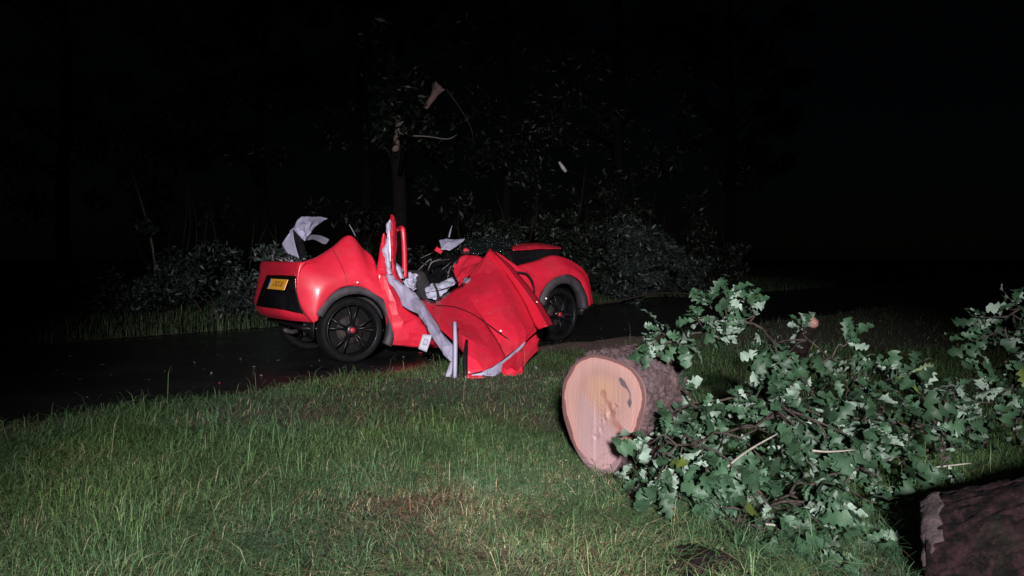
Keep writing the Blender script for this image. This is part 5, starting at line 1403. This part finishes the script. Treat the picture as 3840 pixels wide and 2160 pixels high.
for k in range(14):
    me = oak_leaf_mesh(k)
    me.materials.append(M['leaf'])
    LEAVES.append(me)
LEAVES_Y = []
for k in range(2):
    me = oak_leaf_mesh(40 + k)
    me.materials.append(M['leaf_yellow'])
    LEAVES_Y.append(me)

def nearest_on(path, p):
    best = None
    for a, b in zip(path, path[1:]):
        a, b = Vector(a), Vector(b)
        t = max(0.0, min(0.9, (p - a).dot(b - a) / (b - a).length_squared))
        c = a.lerp(b, t)
        if best is None or (c - p).length < (best - p).length:
            best = c
    return best

def oak_branch(label, stems, clusters, per=(7, 11), size=(0.075, 0.125), seed=0, stem_r=0.014, flip=0.22, yellow=0.012, under=0):
    rnd = random.Random(seed)
    b0 = Vector(stems[0][0])
    root = empty("oak_branch", (b0.x, b0.y, max(0.0, min(b0.z, 0.05))))
    tag(root, label, "oak branch", "felled oak branches beside the log")
    dense = []
    for s in stems:
        P = cr(np.array(s, float), np.linspace(0, len(s) - 1, (len(s) - 1) * 5 + 1))
        P = P + np.array([[rnd.gauss(0, .006) for _ in range(3)] for _ in P])
        rr = np.linspace(stem_r, 0.004, len(P))
        v, f = tube_geo(P, rr, 7)
        link_mesh("stem", v, f, M['twig'], root)
        dense += [tuple(p) for p in P]
        dense.append(None)
    def near(p):
        best, bd = None, 1e9
        for q in dense:
            if q is None:
                continue
            dd = (Vector(q) - p).length
            if dd < bd:
                best, bd = Vector(q), dd
        return best
    off = origin_of(root)
    count = 0
    for ci, c in enumerate(clusters):
        c = Vector(c)
        c.z = max(c.z, 0.05)
        a = near(c)
        mid = (a + c) / 2 + Vector((rnd.gauss(0, .03), rnd.gauss(0, .03), rnd.uniform(0.0, 0.05)))
        ext = c + (c - a).normalized() * 0.05 if (c - a).length > 1e-3 else c + Vector((0, 0, 0.05))
        P = cr(np.array([a, mid, c, ext]), np.linspace(0, 3, 10))
        v, f = tube_geo(P, np.linspace(0.006, 0.0022, 10), 5)
        link_mesh("twig", v, f, M['twig'], root)
        axis = (ext - mid).normalized()
        t1 = axis.orthogonal().normalized()
        t2 = axis.cross(t1)
        n = rnd.randint(*per)
        for k in range(n):
            ang = k * 2.4 + rnd.uniform(-.4, .4)
            along = rnd.random() ** 0.7
            tilt = rnd.uniform(0.55, 1.35) * (1.0 - 0.35 * along)
            radial = t1 * math.cos(ang) + t2 * math.sin(ang)
            d = (axis * math.cos(tilt) + radial * math.sin(tilt)).normalized()
            # leaf normal: mostly up and a little towards the open side
            nrm = Vector((rnd.gauss(-0.05, .5), rnd.gauss(-0.45, .5), rnd.gauss(0.75, .45)))
            nrm = (nrm - d * nrm.dot(d))
            if nrm.length < 0.05:
                nrm = d.orthogonal()
            nrm.normalize()
            if rnd.random() < flip:
                nrm = -nrm
            xax = d.cross(nrm).normalized()
            pos = mid.lerp(ext, 0.25 + 0.75 * along) + d * 0.012
            L = size[0] * 0.8 + (size[1] * 1.12 - size[0] * 0.8) * rnd.random() ** 1.3
            if pos.z + d.z * L < 0.02:
                d.z = abs(d.z) * 0.3 + 0.05
                d.normalize()
                nrm = (nrm - d * nrm.dot(d)).normalized()
                xax = d.cross(nrm).normalized()
            Mx = Matrix((xax, d, nrm)).transposed().to_4x4()
            me = rnd.choice(LEAVES_Y) if rnd.random() < yellow else rnd.choice(LEAVES)
            o = bpy.data.objects.new("leaf", me)
            COL.objects.link(o)
            o.parent = root
            o.matrix_local = Matrix.Translation(pos - off) @ Mx @ Matrix.Diagonal((L * rnd.uniform(0.9, 1.15), L, L, 1.0))
            count += 1
    # smaller leaves deeper in the heap, too many to pick apart
    if under:
        V, F = [], []
        for k in range(under):
            c = Vector(rnd.choice(clusters)) + Vector((rnd.gauss(0, .07), rnd.gauss(0.05, .07), rnd.uniform(-.16, 0.0)))
            c.z = max(c.z, 0.03)
            src = rnd.choice(LEAVES)
            L = rnd.uniform(0.055, 0.095)
            Mx = Matrix.Translation(c) @ Euler((rnd.gauss(0, .6), rnd.gauss(0, .6), rnd.uniform(0, 6.28))).to_matrix().to_4x4()
            n0 = len(V)
            for v in src.vertices:
                q = Mx @ (v.co * L)
                V.append((q.x, q.y, max(q.z, 0.015)))
            F += [tuple(n0 + i for i in p.vertices) for p in src.polygons]
        tag(link_mesh("foliage", V, F, M['leaf'], root), kind='stuff')
    return root

A_ = [(0.66, 3.42, 0.63), (0.72, 3.5, 0.68), (0.76, 3.42, 0.65), (0.84, 3.5, 0.68), (0.91, 3.55, 0.72), (0.97, 3.6, 0.79), (1.05, 3.6, 0.81), (1.13, 3.6, 0.78), (1.01, 3.5, 0.73), (0.93, 3.47, 0.71), (1.02, 3.52, 0.73), (1.12, 3.55, 0.75)]
A_ST = [[(1.53, 3.95, 0.30), (1.32, 3.75, 0.60), (1.19, 3.6, 0.71), (1.05, 3.57, 0.74), (0.89, 3.52, 0.69), (0.75, 3.47, 0.65), (0.68, 3.43, 0.62)]]
B_ = [(1.04, 3.01, 0.2), (1.09, 3.40, 0.36), (0.9, 3.34, 0.33), (0.55, 2.78, 0.2), (0.67, 3.08, 0.29), (0.88, 2.86, 0.21), (1.24, 3.58, 0.40), (0.9, 3.23, 0.22), (1.07, 3.12, 0.31), (0.89, 3.46, 0.33), (0.90, 3.50, 0.30), (0.71, 3.11, 0.21), (0.99, 3.18, 0.27), (0.72, 3.38, 0.33), (0.72, 3.01, 0.12), (1.1, 3.47, 0.37), (1.2, 3.36, 0.35), (1.18, 3.70, 0.36), (0.55, 3.0, 0.17), (0.58, 3.08, 0.27), (0.78, 2.93, 0.16), (0.75, 2.97, 0.26), (0.83, 3.52, 0.39), (0.56, 2.87, 0.14), (0.60, 2.89, 0.24), (1.21, 3.44, 0.44), (0.84, 3.32, 0.36), (0.80, 3.28, 0.30)]
C_ = [(1.42, 3.28, 0.31), (1.96, 3.66, 0.47), (1.52, 3.54, 0.43), (1.48, 3.91, 0.56), (1.63, 3.06, 0.27), (1.36, 3.43, 0.36), (1.19, 3.08, 0.27), (1.83, 3.24, 0.3), (1.35, 3.15, 0.24), (1.74, 3.29, 0.37), (1.25, 3.38, 0.33), (1.54, 3.15, 0.21), (1.88, 3.88, 0.49), (1.52, 3.1, 0.34), (1.62, 3.39, 0.39), (1.7, 3.8, 0.59), (1.77, 3.46, 0.45), (1.57, 4.03, 0.65), (1.95, 3.49, 0.37), (1.63, 3.5, 0.47), (1.31, 3.62, 0.41), (1.55, 3.77, 0.47), (1.44, 3.16, 0.18), (1.32, 3.28, 0.29), (1.49, 3.33, 0.4), (1.43, 3.73, 0.47), (1.45, 3.17, 0.28), (1.33, 3.82, 0.58)]
D_ = [(1.35, 2.82, 0.12), (1.47, 3.02, 0.14), (0.92, 2.65, 0.05), (0.77, 2.73, 0.12), (1.28, 2.75, 0.05), (1.13, 2.6, 0.05), (1.19, 2.79, 0.12), (1.03, 2.87, 0.1), (0.89, 2.65, 0.09), (0.72, 2.96, 0.07), (0.93, 2.5, 0.05), (0.96, 2.6, 0.1), (0.83, 2.8, 0.05), (1.35, 3.02, 0.11), (1.18, 2.65, 0.05), (1.57, 2.95, 0.18), (0.80, 2.71, 0.08), (1.12, 2.78, 0.19), (1.08, 2.69, 0.1), (1.05, 2.5, 0.05), (0.92, 2.83, 0.12), (1.18, 2.74, 0.06), (0.80, 2.50, 0.06), (0.93, 2.42, 0.07), (1.06, 2.42, 0.06), (1.02, 2.36, 0.06), (1.22, 2.54, 0.06)]
E_ = [(2.51, 3.9, 0.73), (2.58, 3.85, 0.77), (2.68, 3.9, 0.71), (2.47, 3.9, 0.62), (2.57, 3.8, 0.63), (2.49, 3.8, 0.47), (2.53, 3.7, 0.5), (2.52, 3.75, 0.38), (2.31, 3.7, 0.32), (2.31, 3.6, 0.25), (2.48, 3.6, 0.29)]
F_ = [(1.92, 3.25, 0.24), (1.80, 3.08, 0.18), (2.22, 3.72, 0.36), (2.08, 3.55, 0.34)]
oak_branch("leafy oak spray arching up over the road, highest of the leaves", A_ST, A_, (9, 13), (0.068, 0.112), 1, 0.008, flip=0.26)
oak_branch("dense oak branch lying against the sawn log and overlapping its cut face", [[(1.96, 3.5, 0.24), (1.38, 3.45, 0.32), (1.09, 3.3, 0.31), (0.82, 3.1, 0.29), (0.60, 2.98, 0.25)], [(1.36, 3.55, 0.35), (1.04, 3.5, 0.38), (0.8, 3.4, 0.36)]],
           B_, (8, 12), (0.062, 0.112), 2, 0.008, flip=0.09, under=150)
oak_branch("broad oak branch with the large pale leaves in the middle of the heap", [[(2.3, 3.6, 0.22), (1.91, 3.4, 0.25), (1.62, 3.5, 0.34), (1.36, 3.55, 0.37), (1.2, 3.4, 0.36)], [(1.75, 3.45, 0.3), (1.66, 3.75, 0.5), (1.55, 3.98, 0.62)]],
           C_, (8, 12), (0.068, 0.125), 3, 0.008, flip=0.12, yellow=0.012, under=130)
oak_branch("low oak branch flat on the grass in front of the heap", [[(2.04, 3.35, 0.19), (1.68, 3.2, 0.19), (1.3, 3.0, 0.15), (0.97, 2.8, 0.10), (0.78, 2.66, 0.06)]],
           D_, (7, 10), (0.065, 0.115), 4, 0.007, flip=0.10, yellow=0.012, under=70)
oak_branch("upright oak sprig at the right edge of the picture", [[(2.49, 3.6, 0.0), (2.53, 3.7, 0.22), (2.53, 3.75, 0.42), (2.54, 3.8, 0.57), (2.56, 3.85, 0.73)]],
           E_, (8, 12), (0.08, 0.13), 5, 0.010, flip=0.2, under=60)
oak_branch("sparse dim oak branch between the leaf heap and the right hand sprig", [[(2.45, 3.75, 0.05), (2.2, 3.65, 0.28), (2.0, 3.4, 0.30), (1.8, 3.1, 0.20)]],
           F_, (4, 7), (0.07, 0.11), 6, 0.010, flip=0.10, under=16)
# bare sticks caught in the heap
STICKS = [([(1.56, 2.9, 0.09), (1.68, 2.9, 0.085), (1.84, 2.95, 0.10)], "thin pale stick lying in front of the mossy log"),
          ([(1.70, 3.1, 0.15), (1.80, 3.1, 0.165), (1.93, 3.1, 0.18)], "thin pale stick just above the other, near the mossy log"),
          ([(1.22, 3.0, 0.26), (1.30, 3.02, 0.25), (1.42, 3.05, 0.25)], "short pale twig lying across the middle of the leaf heap"),
          ([(0.89, 2.58, 0.11), (0.97, 2.58, 0.10), (1.06, 2.6, 0.09)], "short pale twig on the low branch in front"),
          ([(0.78, 2.85, 0.19), (0.94, 2.95, 0.27), (1.16, 3.1, 0.33)], "slanting brown twig rising through the leaf heap beside the log")]
for pth, lab in STICKS:
    tag(tube("fallen_twig", pth, [0.005, 0.0045, 0.0025], M['twig_pale'], None, 6, 4), lab, "twig")
